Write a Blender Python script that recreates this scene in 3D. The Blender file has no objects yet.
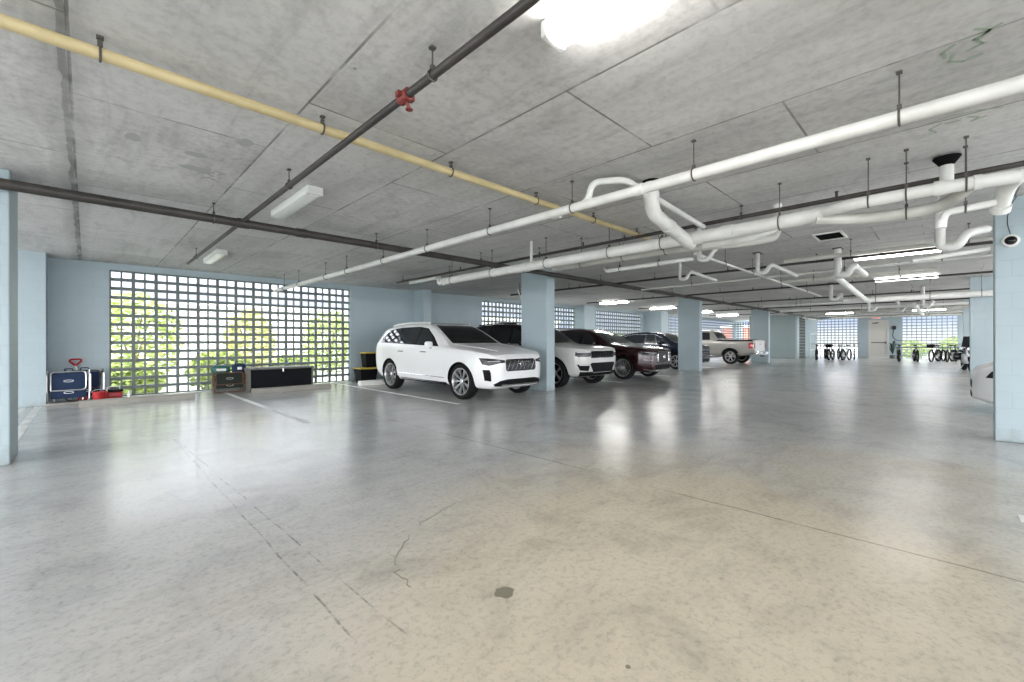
import bpy, bmesh, math, random
from mathutils import Vector, Matrix
from mathutils.bvhtree import BVHTree
from mathutils.geometry import delaunay_2d_cdt, intersect_point_line
C = bpy.context.scene.collection
SC = bpy.context.scene
PI = math.pi
random.seed(7)

# ---------------------------------------------------------------- camera
cam_d = bpy.data.cameras.new('camera')
cam_d.sensor_width = 36.0
cam_d.lens = 432.0 / 1024.0 * 36.0
cam_d.clip_start = 0.05
cam_d.clip_end = 500
cam = bpy.data.objects.new('camera', cam_d)
C.objects.link(cam)
TH = math.radians(45.4)
ROLL = 0.00195
fw = Vector((math.cos(TH), math.sin(TH), 0))
rt = Vector((math.sin(TH), -math.cos(TH), 0))
up = Vector((0, 0, 1))
rt2 = (rt - up * ROLL).normalized()
up2 = (up + rt * ROLL).normalized()
M = Matrix((( rt2.x, up2.x, -fw.x, 0), (rt2.y, up2.y, -fw.y, 0), (rt2.z, up2.z, -fw.z, 1.25), (0, 0, 0, 1)))
cam.matrix_world = M
SC.camera = cam

# ---------------------------------------------------------------- sky and exposure
world = bpy.data.worlds.new('sky')
SC.world = world
world.use_nodes = True
nt = world.node_tree
nt.nodes.clear()
w_out = nt.nodes.new('ShaderNodeOutputWorld')
w_bg = nt.nodes.new('ShaderNodeBackground')
w_tc = nt.nodes.new('ShaderNodeTexCoord')
w_sep = nt.nodes.new('ShaderNodeSeparateXYZ')
w_ramp = nt.nodes.new('ShaderNodeValToRGB')
nt.links.new(w_tc.outputs['Generated'], w_sep.inputs[0])
nt.links.new(w_sep.outputs['Z'], w_ramp.inputs[0])
# sky raised behind the camera, an added glow for the column faces
w_dot = nt.nodes.new('ShaderNodeVectorMath'); w_dot.operation = 'DOT_PRODUCT'
w_dot.inputs[1].default_value = (-0.76, -0.65, 0.0)
nt.links.new(w_tc.outputs['Generated'], w_dot.inputs[0])
w_side = nt.nodes.new('ShaderNodeValToRGB')
w_side.color_ramp.elements[0].position, w_side.color_ramp.elements[1].position = 0.02, 0.60
nt.links.new(w_dot.outputs['Value'], w_side.inputs[0])
w_mix = nt.nodes.new('ShaderNodeMix'); w_mix.data_type = 'RGBA'
nt.links.new(w_side.outputs[0], w_mix.inputs[0])
nt.links.new(w_ramp.outputs[0], w_mix.inputs[6])
w_mix.inputs[7].default_value = (1.12, 1.13, 1.15, 1)
nt.links.new(w_mix.outputs[2], w_bg.inputs[0])
nt.links.new(w_bg.outputs[0], w_out.inputs[0])
cr = w_ramp.color_ramp
cr.elements[0].position = 0.0
cr.elements[0].color = (0.18, 0.18, 0.18, 1)
cr.elements[1].position = 1.0
cr.elements[1].color = (0.9, 0.95, 1.0, 1)
for p_, c_ in ((0.006, (0.16, 0.165, 0.17, 1)), (0.035, (0.088, 0.104, 0.15, 1)), (0.08, (0.13, 0.145, 0.18, 1)), (0.3, (0.90, 0.94, 1.0, 1))):
    e_ = cr.elements.new(p_)
    e_.color = c_
w_bg.inputs['Strength'].default_value = 6.3
SC.view_settings.view_transform = 'Standard'
SC.view_settings.look = 'None'
SC.view_settings.gamma = 1.0
SC.view_settings.use_curve_mapping = False
SC.view_settings.exposure = 0.36
LAMP = 36.0          # radiance of a lit fluorescent diffuser

# ---------------------------------------------------------------- material helpers
def srgb(r, g, b):
    def f(v):
        v /= 255.0
        return v / 12.92 if v <= 0.04045 else ((v + 0.055) / 1.055) ** 2.4
    return (f(r), f(g), f(b), 1)

def simple(name, col, rough=0.5, metal=0.0, coat=0.0, emit=None, es=0.0, spec=0.5):
    m = bpy.data.materials.new(name)
    m.use_nodes = True
    b = m.node_tree.nodes['Principled BSDF']
    b.inputs['Base Color'].default_value = col
    b.inputs['Roughness'].default_value = rough
    b.inputs['Metallic'].default_value = metal
    b.inputs['Coat Weight'].default_value = coat
    b.inputs['Coat Roughness'].default_value = 0.03
    b.inputs['Specular IOR Level'].default_value = spec
    if emit:
        b.inputs['Emission Color'].default_value = emit
        b.inputs['Emission Strength'].default_value = es
    return m

class NT:
    """small node builder"""
    def __init__(self, name):
        self.m = bpy.data.materials.new(name)
        self.m.use_nodes = True
        self.t = self.m.node_tree
        self.b = self.t.nodes['Principled BSDF']
        self.geo = self.t.nodes.new('ShaderNodeNewGeometry')
        self.pos = self.geo.outputs['Position']
    def link(self, a, b):
        self.t.links.new(a, b)
    def mapping(self, scale=(1, 1, 1), rot=(0, 0, 0), loc=(0, 0, 0), src=None):
        n = self.t.nodes.new('ShaderNodeMapping')
        n.inputs['Scale'].default_value = scale
        n.inputs['Rotation'].default_value = rot
        n.inputs['Location'].default_value = loc
        self.link(src or self.pos, n.inputs['Vector'])
        return n.outputs[0]
    def noise(self, scale, detail=4, rough=0.55, dist=0.0, vec=None):
        n = self.t.nodes.new('ShaderNodeTexNoise')
        n.inputs['Scale'].default_value = scale
        n.inputs['Detail'].default_value = detail
        n.inputs['Roughness'].default_value = rough
        n.inputs['Distortion'].default_value = dist
        self.link(vec or self.pos, n.inputs['Vector'])
        return n.outputs['Fac']
    def ramp(self, fac, stops):
        n = self.t.nodes.new('ShaderNodeValToRGB')
        e = n.color_ramp.elements
        e[0].position, e[0].color = stops[0][0], stops[0][1]
        e[1].position, e[1].color = stops[-1][0], stops[-1][1]
        for p, c in stops[1:-1]:
            k = e.new(p)
            k.color = c
        self.link(fac, n.inputs[0])
        return n.outputs[0]
    def math(self, op, a, b=None, clamp=False):
        n = self.t.nodes.new('ShaderNodeMath')
        n.operation = op
        n.use_clamp = clamp
        for i, v in enumerate((a, b)):
            if v is None:
                continue
            if isinstance(v, (int, float)):
                n.inputs[i].default_value = v
            else:
                self.link(v, n.inputs[i])
        return n.outputs[0]
    def mix(self, fac, a, b, mode='MIX'):
        n = self.t.nodes.new('ShaderNodeMix')
        n.data_type = 'RGBA'
        n.blend_type = mode
        for idx, v in ((0, fac), (6, a), (7, b)):
            if isinstance(v, (int, float)):
                n.inputs[idx].default_value = v
            elif isinstance(v, tuple):
                n.inputs[idx].default_value = v
            else:
                self.link(v, n.inputs[idx])
        return n.outputs[2]
    def brick(self, w, h, mortar, vec, offset=0.5, smooth=0.1, cw=None):
        n = self.t.nodes.new('ShaderNodeTexBrick')
        n.offset = offset
        n.inputs['Scale'].default_value = 1.0
        n.inputs['Brick Width'].default_value = w
        n.inputs['Row Height'].default_value = h
        n.inputs['Mortar Size'].default_value = mortar
        n.inputs['Mortar Smooth'].default_value = smooth
        n.inputs['Color1'].default_value = (0, 0, 0, 1)
        n.inputs['Color2'].default_value = (1, 1, 1, 1)
        n.inputs['Mortar'].default_value = (0.5, 0.5, 0.5, 1)
        self.link(vec, n.inputs['Vector'])
        return n.outputs['Fac'], n.outputs['Color']
    def bump(self, h, strength=0.3, dist=0.01):
        n = self.t.nodes.new('ShaderNodeBump')
        n.inputs['Strength'].default_value = strength
        n.inputs['Distance'].default_value = dist
        self.link(h, n.inputs['Height'])
        self.link(n.outputs[0], self.b.inputs['Normal'])

def g(v):
    return (v, v, v, 1)

def mat_ceiling():
    n = NT('cast_concrete_ceiling')
    big = n.noise(0.55, 6, 0.6, 0.4)
    col = n.ramp(big, [(0.3, srgb(190, 189, 187)), (0.5, srgb(208, 207, 205)), (0.72, srgb(222, 221, 219))])
    st = n.noise(1.0, 5, 0.65, 0.6, n.mapping((5.5, 0.7, 1)))
    col = n.mix(0.55, col, n.ramp(st, [(0.32, g(0.66)), (0.5, g(0.97)), (1.0, g(1.0))]), 'MULTIPLY')
    fine = n.noise(14.0, 8, 0.7)
    col = n.mix(0.7, col, n.ramp(fine, [(0.3, g(0.68)), (0.55, g(1.0)), (1, g(1))]), 'MULTIPLY')
    blot = n.noise(2.6, 3, 0.5, 1.2)
    col = n.mix(0.5, col, n.ramp(blot, [(0.60, g(1.0)), (0.66, g(0.82)), (1.0, g(0.74))]), 'MULTIPLY')
    # plywood form panels 1.22 x 2.44 m, long side along Y
    v = n.mapping((1, 1, 1), (0, 0, PI / 2), (0.86 , 0.07, 0))
    wob = n.noise(3.0, 2)
    fac, bc = n.brick(2.44, 1.235, 0.012, v, 0.42, 0.6)
    brk = n.noise(1.7, 4, 0.6, 0.3)
    jf = n.math('MULTIPLY', fac, n.ramp(brk, [(0.36, g(0.12)), (0.56, g(0.9)), (1, g(0.95))]))
    col = n.mix(n.math('MULTIPLY', jf, 0.85), col, srgb(92, 90, 86))
    col = n.mix(0.10, col, bc, 'OVERLAY')
    # board marks along Y
    sep = n.t.nodes.new('ShaderNodeSeparateXYZ')
    n.link(n.pos, sep.inputs[0])
    # cold joint at x = -0.1
    dx = n.math('ABSOLUTE', n.math('ADD', n.math('ADD', sep.outputs[0], 0.10), n.math('MULTIPLY', n.math('SUBTRACT', wob, 0.5), 0.06)))
    cj = n.math('LESS_THAN', dx, 0.02)
    cj2 = n.ramp(dx, [(0.0, g(0.55)), (0.16, g(0.0)), (1, g(0))])
    col = n.mix(n.math('MULTIPLY', n.math('ADD', n.math('MULTIPLY', cj, 0.4), cj2, True), n.ramp(brk, [(0.3, g(0.35)), (0.6, g(1)), (1, g(1))])), col, srgb(110, 110, 108))
    v2 = n.mapping((1, 1, 1), (0, 0, PI / 2), (0.3, 3.1, 0))
    f2, _ = n.brick(9.0, 0.31, 0.006, v2, 0.5, 0.8)
    msk = n.math('MULTIPLY', n.ramp(n.noise(0.5, 4, 0.6, 0.5), [(0.50, g(0)), (0.60, g(0.8)), (1, g(0.8))]), n.math('GREATER_THAN', sep.outputs[0], 2.8))
    col = n.mix(n.math('MULTIPLY', n.math('MULTIPLY', f2, msk), 0.8), col, srgb(104, 102, 98))
    # small pits
    vo = n.t.nodes.new('ShaderNodeTexVoronoi')
    vo.inputs['Scale'].default_value = 3.2
    n.link(n.pos, vo.inputs['Vector'])
    pit = n.math('LESS_THAN', vo.outputs['Distance'], 0.035)
    col = n.mix(n.math('MULTIPLY', pit, 0.6), col, srgb(90, 88, 84))
    n.link(col, n.b.inputs['Base Color'])
    n.b.inputs['Roughness'].default_value = 0.8
    n.bump(n.math('ADD', n.math('MULTIPLY', fine, 0.4), n.math('MULTIPLY', jf, -1.0)), 0.35, 0.008)
    return n.m

def mat_floor():
    n = NT('polished_concrete_floor')
    big = n.noise(0.28, 5, 0.55, 0.6)
    col = n.ramp(big, [(0.30, srgb(176, 176, 176)), (0.47, srgb(194, 194, 193)), (0.62, srgb(202, 201, 198)), (0.8, srgb(192, 187, 176))])
    tan = n.noise(0.22, 4, 0.6, 0.8, n.mapping((1, 1, 1), (0, 0, 0), (3.3, 8.1, 0)))
    dist = n.t.nodes.new('ShaderNodeVectorMath')
    dist.operation = 'DISTANCE'
    n.link(n.mapping((0.7, 1, 1)), dist.inputs[0])
    dist.inputs[1].default_value = (1.7, 0.6, 0)
    worn = n.math('ADD', n.math('MULTIPLY', dist.outputs['Value'], -0.16), n.math('ADD', tan, 0.40))
    col = n.mix(n.ramp(worn, [(0.42, g(0.0)), (0.75, g(0.85)), (1, g(0.85))]), col, srgb(200, 189, 167))
    mid = n.noise(1.7, 7, 0.68, 0.7)
    col = n.mix(0.75, col, n.ramp(mid, [(0.30, g(0.70)), (0.5, g(0.94)), (0.7, g(1.0))]), 'MULTIPLY')
    trowel = n.noise(1.0, 8, 0.72, 0.7, n.mapping((1.6, 4.0, 1), (0, 0, 0.5)))
    col = n.mix(0.45, col, n.ramp(trowel, [(0.3, g(0.72)), (0.52, g(1.0)), (1, g(1))]), 'MULTIPLY')
    fine = n.noise(28.0, 8, 0.75)
    col = n.mix(0.5, col, n.ramp(fine, [(0.34, g(0.5)), (0.5, g(1.0)), (1, g(1))]), 'MULTIPLY')
    grit = n.noise(9.0, 9, 0.8, 0.3)
    col = n.mix(0.28, col, n.ramp(grit, [(0.34, g(0.55)), (0.46, g(1.0)), (1, g(1))]), 'MULTIPLY')
    sep = n.t.nodes.new('ShaderNodeSeparateXYZ')
    n.link(n.pos, sep.inputs[0])
    wob = n.math('MULTIPLY', n.math('SUBTRACT', n.noise(1.2, 3), 0.5), 0.05)
    brk = n.ramp(n.noise(1.6, 5, 0.6), [(0.40, g(0.1)), (0.55, g(1.0)), (1, g(1))])
    def line(axis, at, width, a=0.0):
        base = n.math('ADD', sep.outputs[axis], wob)
        if a:
            base = n.math('ADD', base, n.math('MULTIPLY', sep.outputs[1 - axis], a))
        d = n.math('ABSOLUTE', n.math('SUBTRACT', base, at))
        return n.math('LESS_THAN', d, width)
    lines = line(1, 7.72, 0.008, 0.2)
    for ln in (line(0, 3.45, 0.009), line(0, 12.4, 0.01), line(0, 21.5, 0.012), line(1, -1.8, 0.01)):
        lines = n.math('MAXIMUM', lines, ln)
    col = n.mix(n.math('MULTIPLY', n.math('MULTIPLY', lines, brk), 0.55), col, srgb(88, 84, 78))
    # dark rubber scrapes parallel with the bays
    sc = n.math('MAXIMUM', line(0, 0.80, 0.006), line(0, 1.02, 0.005, 0.03))
    seg = n.math('MULTIPLY', n.math('GREATER_THAN', sep.outputs[1], 1.6), n.math('LESS_THAN', sep.outputs[1], 7.0))
    col = n.mix(n.math('MULTIPLY', n.math('MULTIPLY', n.math('MULTIPLY', sc, seg), n.ramp(n.noise(5.0, 5, 0.7), [(0.44, g(0)), (0.60, g(1)), (1, g(1))])), 0.7), col, srgb(92, 92, 90))
    # little spots
    vo = n.t.nodes.new('ShaderNodeTexVoronoi')
    vo.inputs['Scale'].default_value = 1.3
    n.link(n.pos, vo.inputs['Vector'])
    spot = n.math('LESS_THAN', vo.outputs['Distance'], 0.022)
    col = n.mix(n.math('MULTIPLY', spot, 0.7), col, srgb(95, 92, 84))
    n.link(col, n.b.inputs['Base Color'])
    rf = n.noise(0.8, 6, 0.6, 0.8)
    rough = n.math('MINIMUM', n.math('ADD', n.math('MULTIPLY', rf, 0.16), n.math('ADD', n.math('MULTIPLY', trowel, 0.08), 0.10)), 0.265)
    n.link(rough, n.b.inputs['Roughness'])
    n.b.inputs['Specular IOR Level'].default_value = 0.62
    n.bump(n.math('ADD', n.math('MULTIPLY', mid, 1.0), n.math('MULTIPLY', fine, 0.06)), 0.10, 0.03)
    return n.m

def mat_block(name, col1, joint_dark=0.86, rough=0.5):
    """painted concrete block; joints picked from the face direction"""
    n = NT(name)
    sep = n.t.nodes.new('ShaderNodeSeparateXYZ')
    n.link(n.pos, sep.inputs[0])
    cmb = n.t.nodes.new('ShaderNodeCombineXYZ')
    n.link(n.math('ADD', sep.outputs[0], sep.outputs[1]), cmb.inputs[0])
    n.link(sep.outputs[2], cmb.inputs[1])
    fac, _ = n.brick(0.406, 0.2032, 0.005, cmb.outputs[0], 0.5, 0.4)
    col = n.mix(0.35, col1, n.ramp(n.noise(1.2, 5, 0.6), [(0.3, g(0.82)), (0.6, g(1)), (1, g(1))]), 'MULTIPLY')
    col = n.mix(n.math('MULTIPLY', fac, 0.22), col, tuple(c * joint_dark * 0.8 for c in col1[:3]) + (1,))
    low = n.ramp(n.math('ADD', sep.outputs[2], n.math('MULTIPLY', n.math('SUBTRACT', n.noise(3.0, 5, 0.7), 0.5), 0.5)), [(0.0, g(0.45)), (0.14, g(0.0)), (1, g(0))])
    col = n.mix(low, col, srgb(120, 122, 118))
    sc = n.noise(9.0, 6, 0.75, 0.5)
    col = n.mix(n.ramp(sc, [(0.66, g(0)), (0.70, g(0.35)), (1, g(0.5))]), col, srgb(120, 130, 130))
    n.link(col, n.b.inputs['Base Color'])
    n.b.inputs['Roughness'].default_value = rough
    n.bump(n.math('SUBTRACT', n.math('MULTIPLY', n.noise(30, 4, 0.6), 0.3), fac), 0.35, 0.006)
    return n.m

def mat_pvc(name, c1, c2, rough=0.32):
    n = NT(name)
    col = n.ramp(n.noise(3.0, 4, 0.6), [(0.35, c2), (0.6, c1), (1, c1)])
    n.link(col, n.b.inputs['Base Color'])
    n.b.inputs['Roughness'].default_value = rough
    return n.m

def mat_paint(name, col, rough=0.3, metal=0.0, coat=0.5):
    n = NT(name)
    f = n.noise(900.0, 1, 0.5)
    n.link(n.mix(0.10, col, n.ramp(f, [(0.3, g(0.8)), (0.7, g(1.0))]), 'MULTIPLY'), n.b.inputs['Base Color'])
    n.b.inputs['Roughness'].default_value = rough
    n.b.inputs['Metallic'].default_value = metal
    n.b.inputs['Coat Weight'].default_value = coat
    n.b.inputs['Coat Roughness'].default_value = 0.03
    return n.m

def mat_leaf(name, c1, c2):
    n = NT(name)
    n.link(n.ramp(n.noise(2.2, 3, 0.6), [(0.35, c1), (0.65, c2)]), n.b.inputs['Base Color'])
    n.b.inputs['Roughness'].default_value = 0.6
    return n.m

def mat_fabric(name, c1, c2, sc=120):
    n = NT(name)
    n.link(n.ramp(n.noise(sc, 3, 0.6), [(0.4, c1), (0.6, c2)]), n.b.inputs['Base Color'])
    n.b.inputs['Roughness'].default_value = 0.85
    return n.m

MT = dict(
    ceiling=mat_ceiling(), floor=mat_floor(),
    block=mat_block('pale_blue_painted_block', srgb(172, 188, 195)),
    screen=mat_block('screen_block_backlit', srgb(112, 121, 119)),  # wall paint darkened, the backlit shade put into the colour
    pvc=mat_pvc('white_pvc', srgb(220, 220, 217), srgb(204, 204, 200)),
    pvc_bright=mat_pvc('bright_white_pvc', srgb(240, 240, 238), srgb(230, 230, 228)),  # brighter tone, so far pipes stand out from the slab
    pvc2=mat_pvc('grey_white_pvc', srgb(200, 200, 193), srgb(184, 184, 176)),
    yellow=mat_pvc('cream_yellow_pipe_paint', srgb(200, 184, 142), srgb(184, 168, 126), 0.5),
    black=mat_pvc('black_steel_pipe', srgb(62, 58, 55), srgb(44, 40, 38), 0.5),
    rod=simple('dull_rod_steel', srgb(112, 110, 106), 0.5, 0.5),
    clampm=simple('dark_clamp_steel', srgb(88, 84, 80), 0.5, 0.5),
    red=simple('oxide_red_iron', srgb(118, 48, 42), 0.55),
    lens=simple('lit_acrylic_lens', g(0.9), 0.4, emit=(1, 0.985, 0.95, 1), es=LAMP),
    lens_dim=simple('weakly_lit_acrylic_lens', g(0.9), 0.4, emit=(1, 0.98, 0.93, 1), es=9.0),
    lens_off=simple('unlit_acrylic_lens', srgb(236, 240, 236), 0.25),
    housing=simple('fixture_housing', srgb(210, 212, 208), 0.4),
    white=simple('white_enamel', srgb(236, 236, 232), 0.35),
    line=mat_pvc('worn_road_paint', srgb(232, 234, 234), srgb(196, 198, 196), 0.5),
    line_worn=mat_pvc('faded_road_paint', srgb(206, 207, 206), srgb(186, 187, 186), 0.45),
    kerb=mat_block('rough_kerb_concrete', srgb(158, 154, 146)),
    glass=simple('tinted_car_glass', (0.006, 0.007, 0.008, 1), 0.05, coat=0.0, spec=0.3),
    glass2=simple('clear_car_glass', (0.02, 0.024, 0.028, 1), 0.03, coat=0.0, spec=0.5),
    blackplastic=simple('black_plastic', (0.008, 0.008, 0.009, 1), 0.55, spec=0.1),
    gloss=simple('piano_black', (0.006, 0.006, 0.007, 1), 0.12, spec=0.35),
    rubber=simple('tyre_rubber', (0.012, 0.012, 0.012, 1), 0.8, spec=0.15),
    chrome=simple('chrome', (0.82, 0.83, 0.85, 1), 0.12, 1.0),
    alloy=simple('alloy_silver', (0.66, 0.67, 0.69, 1), 0.28, 0.85),
    lampglass=simple('headlamp_lens', (0.025, 0.027, 0.03, 1), 0.1, 0.0, spec=0.25),
    mesh=simple('grille_mesh', (0.08, 0.08, 0.085, 1), 0.35, 0.6),
    led=simple('headlamp_white', (0.8, 0.82, 0.85, 1), 0.2),
    redlens=simple('red_lamp_lens', srgb(190, 22, 40), 0.15, coat=1.0),
    leaf=mat_leaf('lime_leaves', srgb(176, 190, 108), srgb(120, 138, 72)),
    leaf2=mat_leaf('yellow_green_leaves', srgb(198, 194, 120), srgb(168, 172, 112)),
    bark=simple('bark', srgb(120, 104, 84), 0.9),
    stucco=mat_pvc('white_stucco', srgb(200, 202, 200), srgb(186, 188, 184), 0.8),
    stucco_red=mat_pvc('terracotta_stucco', srgb(206, 128, 110), srgb(188, 108, 92), 0.8),
    grass=mat_leaf('outdoor_ground', srgb(196, 196, 192), srgb(180, 182, 176)),
    shadowgap=simple('vent_black', (0.008, 0.008, 0.008, 1), 0.9, spec=0.05),
    shutter=mat_block('pale_shutter', srgb(146, 160, 162)),
    doorp=simple('door_paint', srgb(208, 206, 200), 0.45),
    navy=mat_fabric('navy_canvas', srgb(22, 38, 66), srgb(34, 54, 88)),
    green=mat_fabric('dark_green_canvas', srgb(26, 34, 30), srgb(38, 46, 40)),
    wood=mat_fabric('varnished_wood', srgb(112, 80, 54), srgb(88, 60, 40), 20),
    boxblack=simple('black_box_panel', srgb(14, 16, 22), 0.6, spec=0.15),
    greyplastic=simple('grey_resin', srgb(104, 104, 100), 0.55),
    binyellow=simple('yellow_bin_lid', srgb(196, 172, 62), 0.5),
    redp=simple('red_plastic', srgb(172, 32, 38), 0.4),
    teal=simple('teal_plastic', srgb(28, 92, 88), 0.4),
    alu=simple('aluminium_tube', (0.75, 0.76, 0.78, 1), 0.3, 0.8),
    exit=simple('exit_face', srgb(238, 196, 196), 0.5, emit=(1, 0.35, 0.35, 1), es=0.35),
    exitred=simple('exit_letters', srgb(205, 60, 60), 0.5),
    stain=simple('damp_patch', srgb(172, 172, 170), 0.85),
    crack=simple('crack_dirt', srgb(138, 132, 116), 0.6),
    oil=simple('oily_spot', srgb(120, 116, 100), 0.5),
    stain2=simple('green_spray', srgb(158, 172, 156), 0.85),
    steel=simple('galvanised', (0.55, 0.56, 0.57, 1), 0.4, 0.8),
    camo=simple('bike_black', (0.02, 0.022, 0.02, 1), 0.4),
    bikegreen=simple('bike_green', (0.03, 0.07, 0.05, 1), 0.4),
)
MT['pv_white'] = mat_paint('crystal_white_paint', srgb(232, 233, 234), 0.3)
MT['pv_jeep'] = mat_paint('silver_white_paint', srgb(196, 196, 194), 0.3)
MT['pv_maroon'] = mat_paint('dark_maroon_paint', srgb(40, 8, 16), 0.25, 0.2)
MT['pv_navy'] = mat_paint('dark_navy_paint', srgb(28, 36, 56), 0.25, 0.2)
MT['pv_silver'] = mat_paint('warm_silver_paint', srgb(186, 183, 178), 0.34, 0.3)

# ---------------------------------------------------------------- mesh helpers
def smooth_obj(me, angle=40):
    for p in me.polygons:
        p.use_smooth = True
    me.set_sharp_from_angle(angle=math.radians(angle))

def obj(name, bm, mat, parent=None, smooth=False, label=None, loc=None):
    me = bpy.data.meshes.new(name)
    bmesh.ops.recalc_face_normals(bm, faces=bm.faces)
    bm.to_mesh(me)
    bm.free()
    mats = mat if isinstance(mat, (list, tuple)) else [mat]
    for m in mats:
        me.materials.append(MT[m])
    if smooth:
        smooth_obj(me)
    o = bpy.data.objects.new(name, me)
    C.objects.link(o)
    if parent:
        o.parent = parent
    if label:
        o['label'] = label
    if loc:
        o.location = loc
    return o

def thing(name, label, cat, loc=(0, 0, 0), rz=0.0, group=None):
    o = bpy.data.objects.new(name, None)
    o.empty_display_size = 0.1
    C.objects.link(o)
    o.location = loc
    o.rotation_euler = (0, 0, rz)
    o['label'] = label
    o['category'] = cat
    if group:
        o['group'] = group
    return o

def tag(o, label, cat, group=None, kind=None):
    o['label'] = label
    o['category'] = cat
    if group:
        o['group'] = group
    if kind:
        o['kind'] = kind
    return o

def struct(name, bm, mat, smooth=False):
    o = obj(name, bm, mat, None, smooth)
    o['kind'] = 'structure'
    return o

def copy_tree(o, parent=None):
    c = o.copy()
    C.objects.link(c)
    c.parent = parent
    for ch in list(o.children):
        copy_tree(ch, c)
    return c

def box(bm, x0, x1, y0, y1, z0, z1, mi=0, bevel=0.0):
    vs = [bm.verts.new((x, y, z)) for x in (x0, x1) for y in (y0, y1) for z in (z0, z1)]
    fs = []
    for idx in ((0, 1, 3, 2), (4, 6, 7, 5), (0, 4, 5, 1), (2, 3, 7, 6), (0, 2, 6, 4), (1, 5, 7, 3)):
        f = bm.faces.new([vs[i] for i in idx])
        f.material_index = mi
        fs.append(f)
    if bevel > 0:
        es = list({e for f in fs for e in f.edges})
        bmesh.ops.bevel(bm, geom=es, offset=bevel, segments=2, affect='EDGES', profile=0.5)
    return fs

def frame_of(d):
    d = d.normalized()
    a = Vector((0, 0, 1)) if abs(d.z) < 0.9 else Vector((1, 0, 0))
    u = d.cross(a).normalized()
    return u, d.cross(u).normalized()

def fillet(pts, r, n=6):
    pts = [Vector(p) for p in pts]
    out = [pts[0]]
    for i in range(1, len(pts) - 1):
        a, b, c = pts[i - 1], pts[i], pts[i + 1]
        l = min(r, (a - b).length * 0.48, (c - b).length * 0.48)
        p, q = b + (a - b).normalized() * l, b + (c - b).normalized() * l
        for k in range(n + 1):
            t = k / n
            out.append(p * (1 - t) ** 2 + b * 2 * t * (1 - t) + q * t * t)
    out.append(pts[-1])
    return out

def tube(bm, pts, r, seg=12, caps=True, mi=0, closed=False):
    pts = [Vector(p) for p in pts]
    n = len(pts)
    rings = []
    u = None
    for i, p in enumerate(pts):
        if closed:
            d = pts[(i + 1) % n] - pts[i - 1]
        else:
            d = (pts[min(i + 1, n - 1)] - pts[max(i - 1, 0)])
        if d.length < 1e-9:
            d = Vector((0, 0, 1))
        d.normalize()
        if u is None:
            u, v = frame_of(d)
        else:
            u = (u - d * u.dot(d))
            u = u.normalized() if u.length > 1e-6 else frame_of(d)[0]
            v = d.cross(u)
        rr = r[i] if isinstance(r, (list, tuple)) else r
        rings.append([bm.verts.new(p + (u * math.cos(2 * PI * k / seg) + v * math.sin(2 * PI * k / seg)) * rr) for k in range(seg)])
    m = n if closed else n - 1
    for i in range(m):
        a, b = rings[i], rings[(i + 1) % n]
        for k in range(seg):
            f = bm.faces.new((a[k], a[(k + 1) % seg], b[(k + 1) % seg], b[k]))
            f.material_index = mi
    if caps and not closed:
        bm.faces.new(rings[0][::-1]).material_index = mi
        bm.faces.new(rings[-1]).material_index = mi

def lathe(bm, prof, axis=(0, 0, 1), origin=(0, 0, 0), seg=24, mi=0, closed=False):
    """prof: (radius, height) pairs turned round axis"""
    ax = Vector(axis).normalized()
    u, v = frame_of(ax)
    o = Vector(origin)
    rings = []
    for r, h in prof:
        if r < 1e-6:
            rings.append([bm.verts.new(o + ax * h)])
        else:
            rings.append([bm.verts.new(o + ax * h + (u * math.cos(2 * PI * k / seg) + v * math.sin(2 * PI * k / seg)) * r) for k in range(seg)])
    m = len(rings)
    for i in range(m if closed else m - 1):
        a, b = rings[i], rings[(i + 1) % m]
        for k in range(seg):
            k2 = (k + 1) % seg
            if len(a) == 1 and len(b) == 1:
                continue
            if len(a) == 1:
                f = bm.faces.new((a[0], b[k2], b[k]))
            elif len(b) == 1:
                f = bm.faces.new((a[k], a[k2], b[0]))
            else:
                f = bm.faces.new((a[k], a[k2], b[k2], b[k]))
            f.material_index = mi

def BM():
    return bmesh.new()

# ================================================================ THE SETTING
H = 3.0
bm = BM(); box(bm, -7, 42.2, -8, 13.4, -0.3, 0.0)
struct('floor', bm, 'floor')
bm = BM(); box(bm, -7, 42.2, -8, 13.4, H, H + 0.3)
struct('ceiling', bm, 'ceiling')
bm = BM(); box(bm, -80, 120, -90, 90, -0.6, -0.31)
struct('ground', bm, 'grass')

YW = 13.1
BW, BH = 0.4064, 0.2032

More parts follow.
